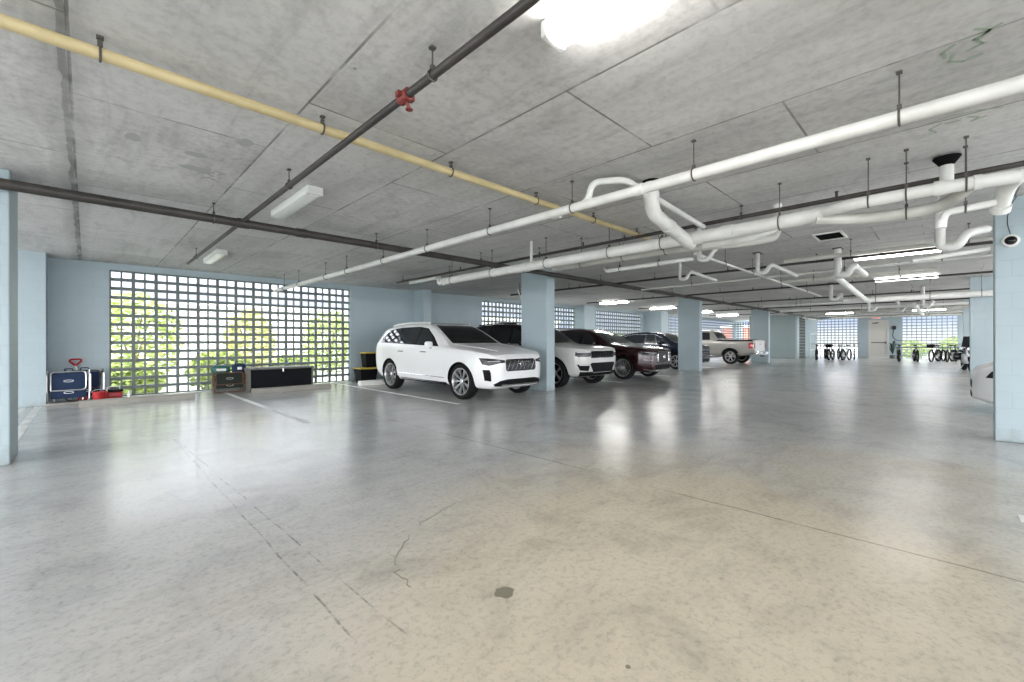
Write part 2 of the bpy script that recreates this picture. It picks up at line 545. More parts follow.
def screen(name, ax, p0, p1, c, thick, rows, z0=0.012, first_half=False):
    """a wall of stacked hollow blocks, two openings per block, seen end on; every opening is a real hole"""
    n = int(round(abs(p1 - p0) / (BW / 2)))
    cell = (p1 - p0) / n
    xs = [(p0, 's')]
    ev, kinds = [p0], []
    wide, thin = 0.032, 0.017
    for i in range(n):
        a = p0 + i * cell
        l = wide if (i % 2 == 0) ^ first_half else thin
        r = thin if (i % 2 == 0) ^ first_half else wide
        ev += [a + l, a + cell - r]
        kinds += [0, 1]
    ev.append(p1)
    kinds.append(0)
    zv, zk = [z0], []
    for j in range(rows):
        b = z0 + j * BH
        zv += [b + 0.035, b + BH - 0.035]
        zk += [0, 1]
    zv.append(z0 + rows * BH)
    zk.append(0)
    bm = BM()
    def V(p, d, z):
        return bm.verts.new((p, d, z) if ax == 'x' else (d, p, z))
    F = [[V(p, c, z) for z in zv] for p in ev]
    B = [[V(p, c + thick, z) for z in zv] for p in ev]
    hole = lambda i, j: 0 <= i < len(kinds) and 0 <= j < len(zk) and kinds[i] and zk[j]
    for i in range(len(kinds)):
        for j in range(len(zk)):
            if hole(i, j):
                q = [(i, j), (i + 1, j), (i + 1, j + 1), (i, j + 1)]
                for k in range(4):
                    a, b = q[k], q[(k + 1) % 4]
                    bm.faces.new((F[a[0]][a[1]], F[b[0]][b[1]], B[b[0]][b[1]], B[a[0]][a[1]]))
            else:
                bm.faces.new((F[i][j], F[i + 1][j], F[i + 1][j + 1], F[i][j + 1]))
                bm.faces.new((B[i][j], B[i][j + 1], B[i + 1][j + 1], B[i + 1][j]))
    o = struct(name, bm, 'screen')
    return z0 + rows * BH

# left (far long) wall: solid stretches, pilasters and four pierced block screens
def walls(name, boxes, mat='block'):
    bm = BM()
    for b in boxes:
        box(bm, *b)
    return struct(name, bm, mat)
T = 0.20
zt = 0.012 + 14 * BH
S1, S2, S3, S4 = (0.37, 0.37 + 27 * BW / 2), (11.25, 11.25 + 30 * BW / 2), (18.42, 18.42 + 27 * BW / 2), (27.5, 27.5 + 61 * BW / 2)
segs = [(-7, S1[0]), (S1[1], S2[0]), (S2[1], S3[0]), (S3[1], S4[0]), (S4[1], 42.2)]
walls('wall_left', [(a, b, YW, YW + T, 0, H) for a, b in segs] + [(a, b, YW, YW + T, zt, H) for a, b in (S1, S2, S3, S4)])
for s in (S1, S2, S3, S4):
    screen('wall_screen', 'x', s[0], s[1], YW + 0.06, 0.03 if s is S4 else 0.065, 14)
# pilasters on that wall
for x0, x1, y0 in ((-1.15, -0.56, 12.42), (8.13, 8.44, 12.5), (17.35, 18.3, 12.55), (24.25, 25.1, 12.0)):
    walls('wall_pilaster', [(x0, x1, y0, YW, 0, H)])
# free standing columns: rectangular, long side across the row
def column(x0, x1, y0, y1):
    bm = BM()
    box(bm, x0, x1, y0, y1, 0, H, bevel=0.012)
    return struct('column', bm, 'block')
for x0, x1 in ((-0.86, -0.55), (8.11, 8.42), (17.38, 17.66), (26.7, 26.98)):
    column(x0, x1, 7.0 if x0 > 0 else 6.7, 7.88 if x0 > 0 else 7.45)
for x0, x1 in ((-0.86, -0.55), (8.04, 8.35), (17.52, 17.83), (26.8, 27.1)):
    column(x0, x1, -1.28, -0.39)

# closed room at the far end of the row and the return wall beside it
walls('wall_back', [(34.0, 34.2, 7.3, 10.15, 0, H)], 'shutter')
walls('wall_back', [(34.0, 34.55, 7.2, 7.3, 0, H), (36.3, 40.0, 7.2, 7.4, 0, H), (34.55, 36.3, 7.2, 7.4, zt, H)])
screen('wall_screen', 'x', 34.55, 34.55 + 8.6 * BW / 2, 7.22, 0.065, 14)
# far end wall with two grid windows and a door
XW = 40.0
WL, WR, DR = (4.72, 7.2), (-0.36, 2.32), (3.02, 4.12)
walls('wall_right', [(XW, XW + T, -8, WR[0], 0, H), (XW, XW + T, WR[1], DR[0], 0, H), (XW, XW + T, DR[1], WL[0], 0, H),
                     (XW, XW + T, 7.2, 9.6, 0, H), (XW, XW + T, WR[0], WR[1], 2.86, H), (XW, XW + T, WL[0], WL[1], 2.86, H), (XW, XW + T, DR[0], DR[1], 2.68, H)])
screen('wall_screen', 'y', 9.6, 9.6 + 17 * BW / 2, XW + 0.06, 0.065, 14)
def grid_window(name, y0, y1):
    bm = BM()
    rows = 14
    n = 11
    for i in range(n + 1):
        y = y0 + (y1 - y0) * i / n
        box(bm, XW + 0.06, XW + 0.12, y - 0.024, y + 0.024, 0.0, 2.86)
    for j in range(rows + 1):
        z = 2.86 * j / rows
        box(bm, XW + 0.065, XW + 0.115, y0, y1, z - 0.034, z + 0.034)
    return struct(name, bm, 'block')
grid_window('window_1', *WL)
grid_window('window_2', *WR)
door = bpy.data.objects.new('door_1', None)
C.objects.link(door)
door.location = (XW, (DR[0] + DR[1]) / 2, 0)
door['kind'] = 'structure'
bm = BM()
hw = (DR[1] - DR[0]) / 2
box(bm, -0.02, 0.1, -hw, -hw + 0.09, 0, 2.68); box(bm, -0.02, 0.1, hw - 0.09, hw, 0, 2.68); box(bm, -0.02, 0.1, -hw + 0.09, hw - 0.09, 2.56, 2.68)
obj('door_frame', bm, 'doorp', door)
bm = BM(); box(bm, 0.02, 0.07, -hw + 0.09, hw - 0.09, 0.01, 2.56, bevel=0.004)
obj('door_leaf', bm, 'doorp', door)
bm = BM(); box(bm, -0.05, -0.01, -hw + 0.14, hw - 0.16, 1.06, 1.12, bevel=0.006); box(bm, -0.05, 0.03, -hw + 0.12, -hw + 0.2, 1.02, 1.16)
obj('push_bar', bm, 'clampm', door)
bm = BM(); box(bm, -0.04, 0.03, 0.02, 0.34, 2.44, 2.50); box(bm, -0.05, -0.03, -0.1, 0.2, 2.50, 2.52)
obj('door_closer', bm, 'clampm', door)

# painted lines on the floor
def floor_line(pts, label, mat='line'):
    bm = BM()
    vs = [bm.verts.new((x, y, 0.003)) for x, y in pts] 
    top = bm.faces.new(vs)
    r = bmesh.ops.extrude_face_region(bm, geom=[top])
    for v in r['geom']:
        if isinstance(v, bmesh.types.BMVert):
            v.co.z = 0.0005
    return tag(obj('painted_line', bm, mat), label, 'line')
def stall_line(x, y0, y1, label, w=0.05, mat='line'):
    return floor_line([(x - w, y0), (x + w, y0), (x + w, y1), (x - w, y1)], label, mat)
stall_line(5.27, 6.85, 12.9, 'white painted bay line beside the white SUV, on its left')
stall_line(2.42, 6.9, 12.9, 'faint worn white bay line between the two empty bays', 0.05, 'line_worn')
stall_line(-0.66, 7.9, 12.35, 'white bay line running past the blue folded chairs, nearer the middle')
stall_line(-0.86, 8.0, 12.35, 'white bay line beside the left column, the outer one of the pair', 0.04)
stall_line(8.55, 7.9, 12.9, 'white bay line behind the column, between the two white SUVs')
stall_line(11.5, 6.9, 12.9, 'white bay line between the silver-white SUV and the maroon SUV')
stall_line(14.6, 6.9, 12.9, 'white bay line on the far side of the maroon SUV')
stall_line(4.66, -5.5, -0.34, 'white bay line at the right edge of the picture', 0.09)
stall_line(20.6, 7.2, 12.9, 'white bay line beyond the navy car')
stall_line(13.1, -5.5, -0.5, 'white bay line beyond the parked white car on the right')

# ================================================================ OUTSIDE
def shrub(x, y, h, w, mat, label, trunk=0.0, z0=-0.31, nleaf=2200):
    t = thing('shrub' if h < 3 else 'tree', label, 'shrub' if h < 3 else 'tree', (x, y, z0))
    rnd = random.Random(int(x * 31 + y * 17))
    bm = BM()
    for k in range(nleaf):
        a, b = rnd.uniform(0, 2 * PI), math.acos(rnd.uniform(-1, 1))
        r = rnd.uniform(0.45, 1.0) ** 0.6
        c = Vector((math.cos(a) * math.sin(b) * w * r, math.sin(a) * math.sin(b) * w * r, trunk + (h - trunk) * (0.5 + 0.5 * math.cos(b) * r)))
        s = rnd.uniform(0.06, 0.13)
        e = Vector((rnd.uniform(-1, 1), rnd.uniform(-1, 1), rnd.uniform(-1, 1))).normalized()
        u, v = frame_of(e)
        q = [bm.verts.new(c + u * s), bm.verts.new(c + v * s * 0.45), bm.verts.new(c - u * s), bm.verts.new(c - v * s * 0.45)]
        bm.faces.new(q)
    obj('foliage', bm, mat, t)
    bm = BM()
    for k in range(3):
        a = k * 2.1 + rnd.random()
        tube(bm, [(0.05 * math.cos(a), 0.05 * math.sin(a), 0), (0.12 * math.cos(a), 0.12 * math.sin(a), h * 0.35), (w * 0.4 * math.cos(a), w * 0.4 * math.sin(a), h * 0.75)], [0.05, 0.04, 0.02], 6)
    obj('stem', bm, 'bark', t)
    return t
for i, (x, y, h, w, mt, lb) in enumerate([
        (-1.3, 16.4, 3.7, 1.3, 'leaf', 'tall lime green tree outside the left end of the nearest screen'),
        (1.1, 18.6, 3.2, 1.3, 'leaf', 'loose lime green tree behind the nearest screen wall, second from the left'),
        (0.9, 15.4, 0.95, 0.7, 'leaf', 'low green bush outside behind the first wheel stop'),
        (3.0, 16.0, 1.3, 0.9, 'leaf', 'low green bush outside behind the green folded chair'),
        (4.6, 19.4, 2.9, 0.9, 'leaf2', 'slim yellow-green bush outside above the green folded chair'),
        (5.3, 16.6, 1.1, 0.8, 'leaf', 'green bush outside behind the black storage box'),
        (8.2, 20.6, 3.1, 1.2, 'leaf', 'loose green tree outside above the black storage box'),
        (11.2, 19.6, 3.6, 1.1, 'leaf2', 'yellow-green tree outside at the right end of the nearest screen'),
        (9.0, 16.6, 1.2, 0.9, 'leaf', 'green bush outside by the right foot of the nearest screen'),
        (15.0, 18.6, 1.8, 1.1, 'leaf', 'green bush outside beyond the white SUV'),
        (20.5, 18.2, 2.0, 1.2, 'leaf', 'green bush outside beyond the second pierced screen'),
        (29.5, 18.4, 2.2, 1.2, 'leaf', 'green bush outside behind the maroon SUV'),
        (47.0, -0.6, 1.9, 1.3, 'leaf', 'green hedge bush outside the far right grid window'),
        (47.5, 2.3, 1.6, 1.3, 'leaf', 'green bush outside beyond the far door')]):
    shrub(x, y, h, w, MT and mt, lb)
def building(x0, x1, y0, y1, h, mat, label, name='building'):
    t = thing(name, label, 'building', ((x0 + x1) / 2, (y0 + y1) / 2, -0.31))
    a, b = (x1 - x0) / 2, (y1 - y0) / 2
    bm = BM(); box(bm, -a, a, -b, b, 0, h)
    obj('wall', bm, mat, t)
    bm = BM(); box(bm, -a - 0.2, a + 0.2, -b - 0.2, b + 0.2, h, h + 0.25)
    obj('roof_edge', bm, 'white', t)
    return t
building(-6, 33, 27, 33, 3.4, 'stucco', 'added low white stucco building outside, a bright backdrop beyond the block screens')  # added to show white through the screen openings
building(50, 53, 15.4, 17.6, 2.95, 'stucco_red', 'low terracotta building outside, seen over the pickup bed')

# ================================================================ OVERHEAD SERVICES
def hanger(t, p, r, axis, top=H, rod=0.005):
    """threaded rod and clamp ring round a pipe of radius r at p (in the parent's frame)"""
    bm = BM()
    p = Vector(p)
    top_z = top - t.location.z
    tube(bm, [(p.x, p.y, p.z + r), (p.x, p.y, top_z)], rod, 6)
    box(bm, p.x - 0.016, p.x + 0.016, p.y - 0.016, p.y + 0.016, top_z - 0.014, top_z)
    ring = []
    for k in range(20):
        a = 2 * PI * k / 20
        d = Vector((0, 1, 0)) if axis == 'x' else Vector((1, 0, 0))
        ring.append(p + d * math.cos(a) * (r + 0.004) + Vector((0, 0, 1)) * math.sin(a) * (r + 0.004))
    tube(bm, ring, 0.007, 6, closed=True)
    box(bm, p.x - 0.012, p.x + 0.012, p.y - 0.012, p.y + 0.012, p.z + r, p.z + r + 0.035)
    return obj('hanger', bm, 'clampm', t, True)

def pipe(name, pts, r, mat, label, cat='pipe', hangers=(), bend=0.12, seg=16, collars=(), group=None):
    o = Vector(pts[0])
    t = thing(name, label, cat, o, 0, group)
    pl = [Vector(p) - o for p in pts]
    bm = BM()
    tube(bm, fillet(pl, bend) if len(pl) > 2 else pl, r, seg)
    obj('pipe_run', bm, mat, t, True)
    ax = 'x' if abs(pts[-1][0] - pts[0][0]) > abs(pts[-1][1] - pts[0][1]) else 'y'
    for hx in hangers:
        best = None
        for a, b in zip(pl[:-1], pl[1:]):
            k = 0 if ax == 'x' else 1
            lo, hi = sorted((a[k] + o[k], b[k] + o[k]))
            if lo <= hx <= hi and hi - lo > 0.05:
                f = (hx - o[k] - a[k]) / (b[k] - a[k])
                best = a.lerp(b, f)
                break
        if best is not None:
            hanger(t, best, r, ax)
    for (a, b) in collars:
        bm = BM()
        tube(bm, [Vector(a) - o, Vector(b) - o], r + 0.009, seg)
        obj('coupling', bm, mat, t, True)
    return t

# yellow gas pipe
pipe('gas_pipe', [(-6.9, 3.42, 2.9), (6.4, 3.42, 2.9)], 0.036, 'yellow', 'cream yellow pipe running close under the ceiling at the left', 'pipe',
     hangers=(-2.4, -1.15, 0.06, 1.31, 2.54, 3.78, 4.94, 6.1))
pipe('gas_pipe', [(6.42, 3.42, 2.9), (7.4, 3.42, 2.9)], 0.033, 'pvc2', 'whitish continuation at the far end of the yellow pipe')
# near sprinkler branch, over the yellow pipe
t = pipe('sprinkler_pipe', [(1.47, -7, 2.83), (1.47, 10.8, 2.83)], 0.026, 'black', 'dark steel sprinkler line nearest the camera, crossing the ceiling', 'pipe',
         hangers=(-2, 2.16, 4.71, 9.9))
for yy in (2.47,):
    bm = BM()
    tube(bm, [(0, yy + 7 - 0.05, 0), (0, yy + 7 + 0.05, 0)], 0.04, 12)
    box(bm, -0.06, 0.06, yy + 7 - 0.02, yy + 7 + 0.02, -0.015, 0.015)
    tube(bm, [(0, yy + 7, 0), (0.03, yy + 7, -0.07)], 0.012, 8)
    tube(bm, [(0.03, yy + 7, -0.07), (0.03, yy + 7, -0.075)], 0.025, 10)
    obj('sprinkler_head', bm, 'red', t, True, label='rusty red coupling with sprinkler head')
# sprinkler main
t = pipe('sprinkler_main', [(-6.9, 6.52, 2.8), (38, 6.52, 2.8)], 0.055, 'black', 'thick black sprinkler main running from the left edge along the columns', 'pipe',
         hangers=(-4.0, 1.15, 3.35, 5.57, 9.74, 13.95, 18.6, 23.2, 28, 33))
for xb in (1.47, 2.2, 6.05, 10.55, 15.1, 19.6, 24.1, 28.6, 33.1):
    bm = BM()
    tube(bm, [(6.9 + xb - 0.07, 0, 0), (6.9 + xb + 0.07, 0, 0)], 0.064, 12)
    obj('coupling', bm, 'black', t, True)
# farther sprinkler branches
for i, (xb, y1, lb) in enumerate([
        (6.05, 10.6, 'dark sprinkler line passing just above the big white drain pipe'),
        (10.55, 10.75, 'dark sprinkler line crossing between the two dark ceiling openings and the far lights'),
        (15.1, 10.8, 'dark sprinkler line ending over the maroon SUV'),
        (19.6, 10.9, 'dark sprinkler line ending over the navy car'),
        (24.1, 10.9, 'dark sprinkler line above the pickup truck'),
        (28.6, 10.9, 'dark sprinkler line beyond the pickup truck'),
        (33.1, 6.6, 'sprinkler line in front of the closed grey wall'),
        (37.0, 6.6, 'farthest sprinkler line, close to the exit door')]):
    t = pipe('sprinkler_pipe', [(xb, -7.8, 2.85), (xb, y1, 2.85)], 0.026, 'black', lb, 'pipe', hangers=(-4, -1.2, 1.9, 3.6, 5.4, 8.2, 10.3), seg=10)
    for yy in (-2.5, 0.9, 4.4, 7.8):
        if yy < y1:
            bm = BM()
            tube(bm, [(0, yy + 7.8, 0.02), (0, yy + 7.8, 0.08)], 0.014, 8)
            tube(bm, [(0, yy + 7.8, 0.08), (0, yy + 7.8, 0.085)], 0.022, 8)
            obj('sprinkler_head', bm, 'black', t, True)

# white drain pipes
pipe('drain_pipe', [(3.74, -6, 2.70), (3.80, 5, 2.70), (3.80, 9.5, 2.68), (3.66, 12.9, 2.63)], 0.048, 'pvc', 'long straight white pipe nearest the camera, from the right edge to the pierced screen',
     hangers=(-2.2, 0.23, 1.57, 2.9, 4.26, 5.74, 7.14, 8.66, 9.73, 11.24, 12.2), bend=0.1, collars=[((3.785, 2.05, 2.70), (3.785, 2.13, 2.70)), ((3.82, 3.1, 2.70), (3.82, 3.2, 2.70))])
pipe('drain_pipe', [(3.79, 2.83, 2.70), (3.8, 2.70, 2.74), (3.82, 2.66, 2.93), (4.0, 2.38, 2.93), (6.0, 2.36, 2.80)], 0.034, 'pvc',
     'white branch rising from the long straight pipe and turning along the ceiling', bend=0.09, hangers=())
t = pipe('drain_pipe', [(4.42, 2.30, 3.0), (4.42, 2.30, 2.66), (5.58, 2.36, 2.50)], 0.078, 'pvc', 'thick white elbow pipe dropping from a black-ringed ceiling hole', bend=0.24, hangers=())
bm = BM(); lathe(bm, [(0.082, -0.02), (0.10, -0.02), (0.10, -0.002), (0.082, -0.002)], (0, 0, 1), (0, 0, 0), 24, closed=True)
obj('ceiling_collar', bm, 'shadowgap', t, True, label='black collar at the ceiling')
bm = BM(); tube(bm, [(0.42, 0.02, -0.40), (0.52, 0.025, -0.414)], 0.086, 16)
obj('coupling', bm, 'pvc', t, True)
bm = BM(); tube(bm, [(0, 0, -0.13), (0, 0, -0.20)], 0.085, 16)
obj('coupling', bm, 'pvc', t, True)
# main W2
pipe('drain_pipe', [(5.60, 7.95, 2.56), (5.55, 5, 2.56), (5.5, 1.35, 2.56), (5.48, 0.92, 2.57)], 0.078, 'pvc',
     'big white drain main with clamps, running over the parked cars toward the right column',
     hangers=(7.5, 6.19, 4.8, 3.55, 2.72, 1.33), bend=0.25,
     collars=[((5.59, 7.9, 2.56), (5.59, 7.8, 2.56)), ((5.555, 5.3, 2.56), (5.55, 5.2, 2.56)), ((5.53, 2.42, 2.56), (5.525, 2.2, 2.56)), ((5.51, 1.95, 2.56), (5.505, 1.8, 2.56))])
pipe('drain_pipe', [(5.48, 0.98, 2.575), (5.36, 0.72, 2.585), (5.36, 0.05, 2.59), (5.43, -0.40, 2.59)], 0.056, 'pvc', 'white pipe continuing from the big drain main to the right column, the upper of two', hangers=(0.55, 0.28, -0.1), bend=0.12,
     collars=[((5.36, 0.10, 2.59), (5.36, 0.03, 2.59)), ((5.39, -0.14, 2.59), (5.397, -0.19, 2.59))])
pipe('drain_pipe', [(5.43, -0.40, 2.59), (5.64, -0.34, 2.57), (5.82, -0.31, 2.40)], 0.058, 'pvc', 'short white elbow at the right end of the big drain main', bend=0.12,
     collars=[((5.76, -0.32, 2.44), (5.80, -0.312, 2.40))])
# standpipes up to the slab
for (x, y, zz, r, lb) in ((5.80, 0.02, 2.50, 0.05, 'white standpipe rising to a black-collared hole above the drain main'),
                          (5.57, 5.16, 2.56, 0.026, 'thin white standpipe rising from the far part of the drain main')):
    t = pipe('vent_pipe', [(x, y, zz), (x, y, H)], r, 'pvc', lb)
    if r == 0.05:
        bm = BM(); lathe(bm, [(r, H - zz - 0.1), (r + 0.05, H - zz - 0.03), (r + 0.05, H - zz - 0.02), (r, H - zz - 0.02)], (0, 0, 1), (0, 0, 0), 16, closed=True)
        obj('ceiling_collar', bm, 'shadowgap', t, True, label='black collar at the ceiling')
# second main behind, with sweep into the slab
pipe('drain_pipe', [(6.0, 5.0, 2.56), (6.0, 2.55, 2.56), (6.4, 2.0, 2.58), (6.98, 1.73, 2.72), (6.98, 1.73, 2.999)], 0.06, 'pvc2',
     'greyish white pipe behind the drain main, sweeping up into the ceiling', hangers=(4.4, 3.6, 2.9), bend=0.3)
pipe('drain_pipe', [(5.80, 2.3, 2.52), (6.0, 1.78, 2.55), (6.34, 1.56, 2.70), (6.34, 1.56, 2.999)], 0.055, 'pvc', 'white sweep pipe curving up beside the first dark ceiling opening', bend=0.3)
pipe('drain_pipe', [(5.45, 1.0, 2.52), (5.72, 0.62, 2.50), (5.78, 0.05, 2.50), (5.42, -0.14, 2.60)], 0.055, 'pvc2', 'grey-white pipe looping off the underside of the main near the right column',
     hangers=(0.3,), bend=0.2)
pipe('drain_pipe', [(6.65, 4.35, 2.56), (6.55, 4.25, 2.48), (6.6, 3.0, 2.50), (6.68, 2.78, 2.52)], 0.035, 'pvc', 'slim white waste pipe with a trap below the drain main', hangers=(4.0, 3.3), bend=0.06)

def trap(label, x, y, z_top, z_bot, r=0.035, dirx=0.3, out=None, top=True, mat='pvc'):
    """drop from the slab, U bend, and an outlet"""
    pts = [(x, y, z_top), (x, y, z_bot + 0.10), (x, y, z_bot), (x, y - 0.14, z_bot - 0.02), (x, y - 0.2, z_bot + 0.1), (x + 0.04, y - 0.24, z_bot + 0.14)]
    if out:
        pts.append(out)
    t = pipe('trap_pipe', pts, r, mat, label, bend=0.09)
    bm = BM()
    box(bm, -0.13, 0.13, -0.07, 0.07, H - z_top - 0.012, H - z_top - 0.001)
    obj('ceiling_plate', bm, 'clampm', t)
    return t
trap('white trap hanging under the drain main in front of the second column', 6.75, 2.72, 3.0, 2.50, 0.033)
trap('white trap pipe dropping from the ceiling above the second column', 9.41, 4.22, 3.0, 2.62, 0.035, out=(10.5, 3.85, 2.66))
trap('white trap pipe with a branch, right of the second column', 9.57, 2.70, 3.0, 2.60, 0.04, out=(11.0, 2.35, 2.66))
trap('white trap dropping from the ceiling in the distance above the pickup', 16.2, 2.55, 3.0, 2.5, 0.05, out=(17.3, 2.45, 2.60))
trap('white trap just beyond the white-framed black ceiling opening', 10.2, 1.50, 3.0, 2.5, 0.06, out=(11.6, 1.25, 2.62))
trap('large white trap assembly by the right column', 7.15, 0.08, 3.0, 2.34, 0.046, out=(7.5, -0.3, 2.55))
trap('distant white trap in front of the left grid window', 22.5, 2.3, 3.0, 2.45, 0.06)
trap('distant white trap just right of the one by the grid window', 23.5, 1.5, 3.0, 2.45, 0.06)
trap('distant white trap hanging above the exit door', 19.3, 0.62, 3.0, 2.35, 0.055)
pipe('drain_pipe', [(5.7, -0.28, 2.46), (5.62, 0.03, 2.42), (5.64, 0.06, 2.30)], 0.032, 'pvc', 'slim white pipe with square elbow under the main by the right column', hangers=(-0.1,), bend=0.04,
     collars=[((5.636, 0.055, 2.36), (5.64, 0.06, 2.29))])
pipe('drain_pipe', [(7.2, 2.98, 2.70), (17.2, 2.98, 2.70)], 0.022, 'pvc', 'thin white pipe running away from the drain main into the distance', hangers=(8.6, 10.2, 12.4, 15.2), seg=10)
pipe('drain_pipe', [(10.95, 6.0, 2.66), (10.95, -1.5, 2.70)], 0.022, 'pvc', 'thin white pipe crossing in front of the second column', hangers=(4.6, 3.0, 1.5, 0.1), seg=10)
pipe('drain_pipe', [(9.4, 2.2, 2.74), (9.4, -2.0, 2.74)], 0.035, 'pvc2', 'grey pipe just past the white-framed black ceiling opening', hangers=(1.2, -0.2), seg=10)
pipe('drain_pipe', [(7.8, 0.35, 2.30), (8.1, -0.35, 2.40)], 0.03, 'pvc', 'white pipe running out of the trap assembly to the right column', bend=0.05, seg=10)
pipe('drain_pipe', [(13.0, 1.95, 2.80), (17.1, 1.85, 2.52)], 0.075, 'pvc_bright', 'white pipe sloping away above the middle of the drive lane', seg=12)
pipe('drain_pipe', [(17.3, 2.4, 2.50), (17.2, -0.2, 2.50), (17.1, -4.0, 2.52)], 0.08, 'pvc_bright', 'long white pipe crossing in front of the second right column', hangers=(1.6, 0.4, -0.6), seg=12)
pipe('drain_pipe', [(25.4, 2.9, 2.62), (25.4, -4.0, 2.62)], 0.075, 'pvc2', 'grey-white far pipe crossing before the exit door', hangers=(1.6, 0.2), seg=10)
pipe('drain_pipe', [(29.5, 5.9, 2.66), (29.5, -4.0, 2.66)], 0.05, 'pvc', 'white far pipe over the bicycles', hangers=(3.6, 1.6, 0.2), seg=10)
pipe('drain_pipe', [(22.4, 0.95, 2.6), (27.6, 0.9, 2.45)], 0.07, 'pvc', 'short white sloping pipe before the right grid window', seg=10)
pipe('drain_pipe', [(13.0, 3.2, 2.78), (13.0, 0.2, 2.78)], 0.04, 'pvc2', 'grey pipe in the middle distance between sprinkler lines', hangers=(2.4, 0.8), seg=10)
pipe('drain_pipe', [(21.4, 5.2, 2.74), (21.4, 0.2, 2.74)], 0.03, 'pvc2', 'grey pipe above the tail of the pickup', hangers=(4.4, 2.8, 1.0), seg=10)
pipe('drain_pipe', [(12.4, 11.9, 2.62), (8.4, 8.3, 2.66)], 0.02, 'pvc2', 'thin grey pipe slanting over the roof of the silver-white SUV', seg=10, hangers=(9.4, 11.2))
for xx, z_, m_, r_, lb in ((20.6, 2.70, 'pvc_bright', 0.035, 'slim bright pipe two bays before the right grid window'),
                          (23.2, 2.62, 'pvc_bright', 0.055, 'bright white pipe crossing high before the bicycles'),
                          (27.2, 2.70, 'pvc2', 0.04, 'grey-white pipe crossing beyond the motorcycle'),
                          (31.6, 2.72, 'pvc_bright', 0.05, 'white pipe crossing close before the exit sign'),
                          (35.6, 2.74, 'pvc2', 0.05, 'last grey pipe before the far end wall')):
    pipe('drain_pipe', [(xx, 5.6, z_), (xx, -4.0, z_)], r_, m_, lb, hangers=(4.4, 2.6, 0.9, -0.5), seg=10)
pipe('drain_pipe', [(30.5, 6.2, 2.6), (36.4, 6.2, 2.6)], 0.04, 'pvc2', 'grey pipe running beside the closed grey wall', hangers=(31.6, 34.5), seg=10)

# ceiling openings
def ceiling_opening(x, y, lb):
    t = thing('ceiling_vent', lb, 'vent', (x, y, H))
    bm = BM(); box(bm, -0.27, 0.27, -0.17, 0.17, -0.006, -0.001)
    obj('opening', bm, 'shadowgap', t)
    bm = BM()
    for b in ((-0.31, -0.27, -0.2, 0.2), (0.27, 0.31, -0.2, 0.2), (-0.27, 0.27, -0.2, -0.17), (-0.27, 0.27, 0.17, 0.2)):
        box(bm, *b, -0.02, -0.001)
    obj('vent_frame', bm, 'white', t)
ceiling_opening(8.85, 1.41, 'black square ceiling opening with a white frame')
ceiling_opening(7.75, 2.50, 'black ceiling opening partly hidden by the white sweep pipes')

# fluorescent fixtures
def fixture(x, y, L, lit, lb, rz=0.0, w=0.085, z=H):
    t = thing('ceiling_light', lb, 'light', (x, y, z), rz, 'strip lights on the ceiling')
    bm = BM(); box(bm, -w * (0.75 if lit else 1), w * (0.75 if lit else 1), -L / 2, L / 2, -0.028 if lit else -0.05, -0.002, bevel=0.008)
    obj('housing', bm, 'housing', t)
    bm = BM()
    zt_ = -0.029 if lit else -0.05
    prof = [(-w * 0.98, zt_), (-w * 0.9, -0.085), (-w * 0.5, -0.105), (w * 0.5, -0.105), (w * 0.9, -0.085), (w * 0.98, zt_)]
    r0 = [bm.verts.new((a, -L / 2 + 0.02, b)) for a, b in prof]
    r1 = [bm.verts.new((a, L / 2 - 0.02, b)) for a, b in prof]
    for i in range(5):
        bm.faces.new((r0[i], r0[i + 1], r1[i + 1], r1[i]))
    bm.faces.new(r0[::-1]); bm.faces.new(r1); bm.faces.new((r0[0], r1[0], r1[-1], r0[-1]))
    obj('diffuser', bm, 'lens_dim' if lit == 'dim' else 'lens' if lit else 'lens_off', t, True)
    for s in (-1, 1):
        bm = BM()
        box(bm, -w * 1.04, w * 1.04, s * (L / 2) - 0.022, s * (L / 2) + 0.022, -0.098, -0.002, bevel=0.01)
        obj('end_cap', bm, 'housing', t)
    return t
fixture(1.86, 0.92, 1.26, True, 'large lit strip light at the top of the picture')
fixture(1.84, 5.68, 1.30, False, 'unlit strip light beside the near sprinkler line, closest to the yellow pipe')
fixture(1.84, 10.35, 1.30, False, 'unlit strip light nearest the pierced screen on the left')
fixture(6.74, 10.32, 1.30, False, 'strip light over the rear of the white SUV')
fixture(16.6, 10.4, 1.40, True, 'lit strip light glowing above the maroon SUV')
fixture(11.3, 0.75, 1.30, 'dim', 'weakly lit strip light behind the pipes near the second dark opening')
fixture(15.9, 0.85, 1.30, 'dim', 'weakly lit strip light in the middle distance in front of the second right column')
fixture(34.0, 0.85, 1.4, True, 'farthest lit strip light before the right grid window')
fixture(26.0, 10.4, 1.4, True, 'lit strip light above the pickup truck')
fixture(21.2, 10.4, 1.4, True, 'added lit strip light over the navy car')  # this one and the next are added to brighten the far ceiling
fixture(30.4, 10.4, 1.4, True, 'added lit strip light over the empty bay beyond the pickup truck')
fixture(34.0, 4.9, 1.4, True, 'far lit strip light before the left grid window')
for x, y, w_ in ((8.6, -4.0, 'first'), (12.9, -3.2, 'second'), (17.2, -3.2, 'third'), (21.6, -2.6, 'fourth'), (25.6, -2.6, 'fifth'), (29.8, -2.4, 'sixth'), (33.8, -2.4, 'seventh'), (37.6, -2.2, 'eighth')):  # added out of view to brighten the far floor and columns
    fixture(x, y, 1.3, True, 'added lit strip light out of view over the right hand bays, the %s one away from the camera' % w_)

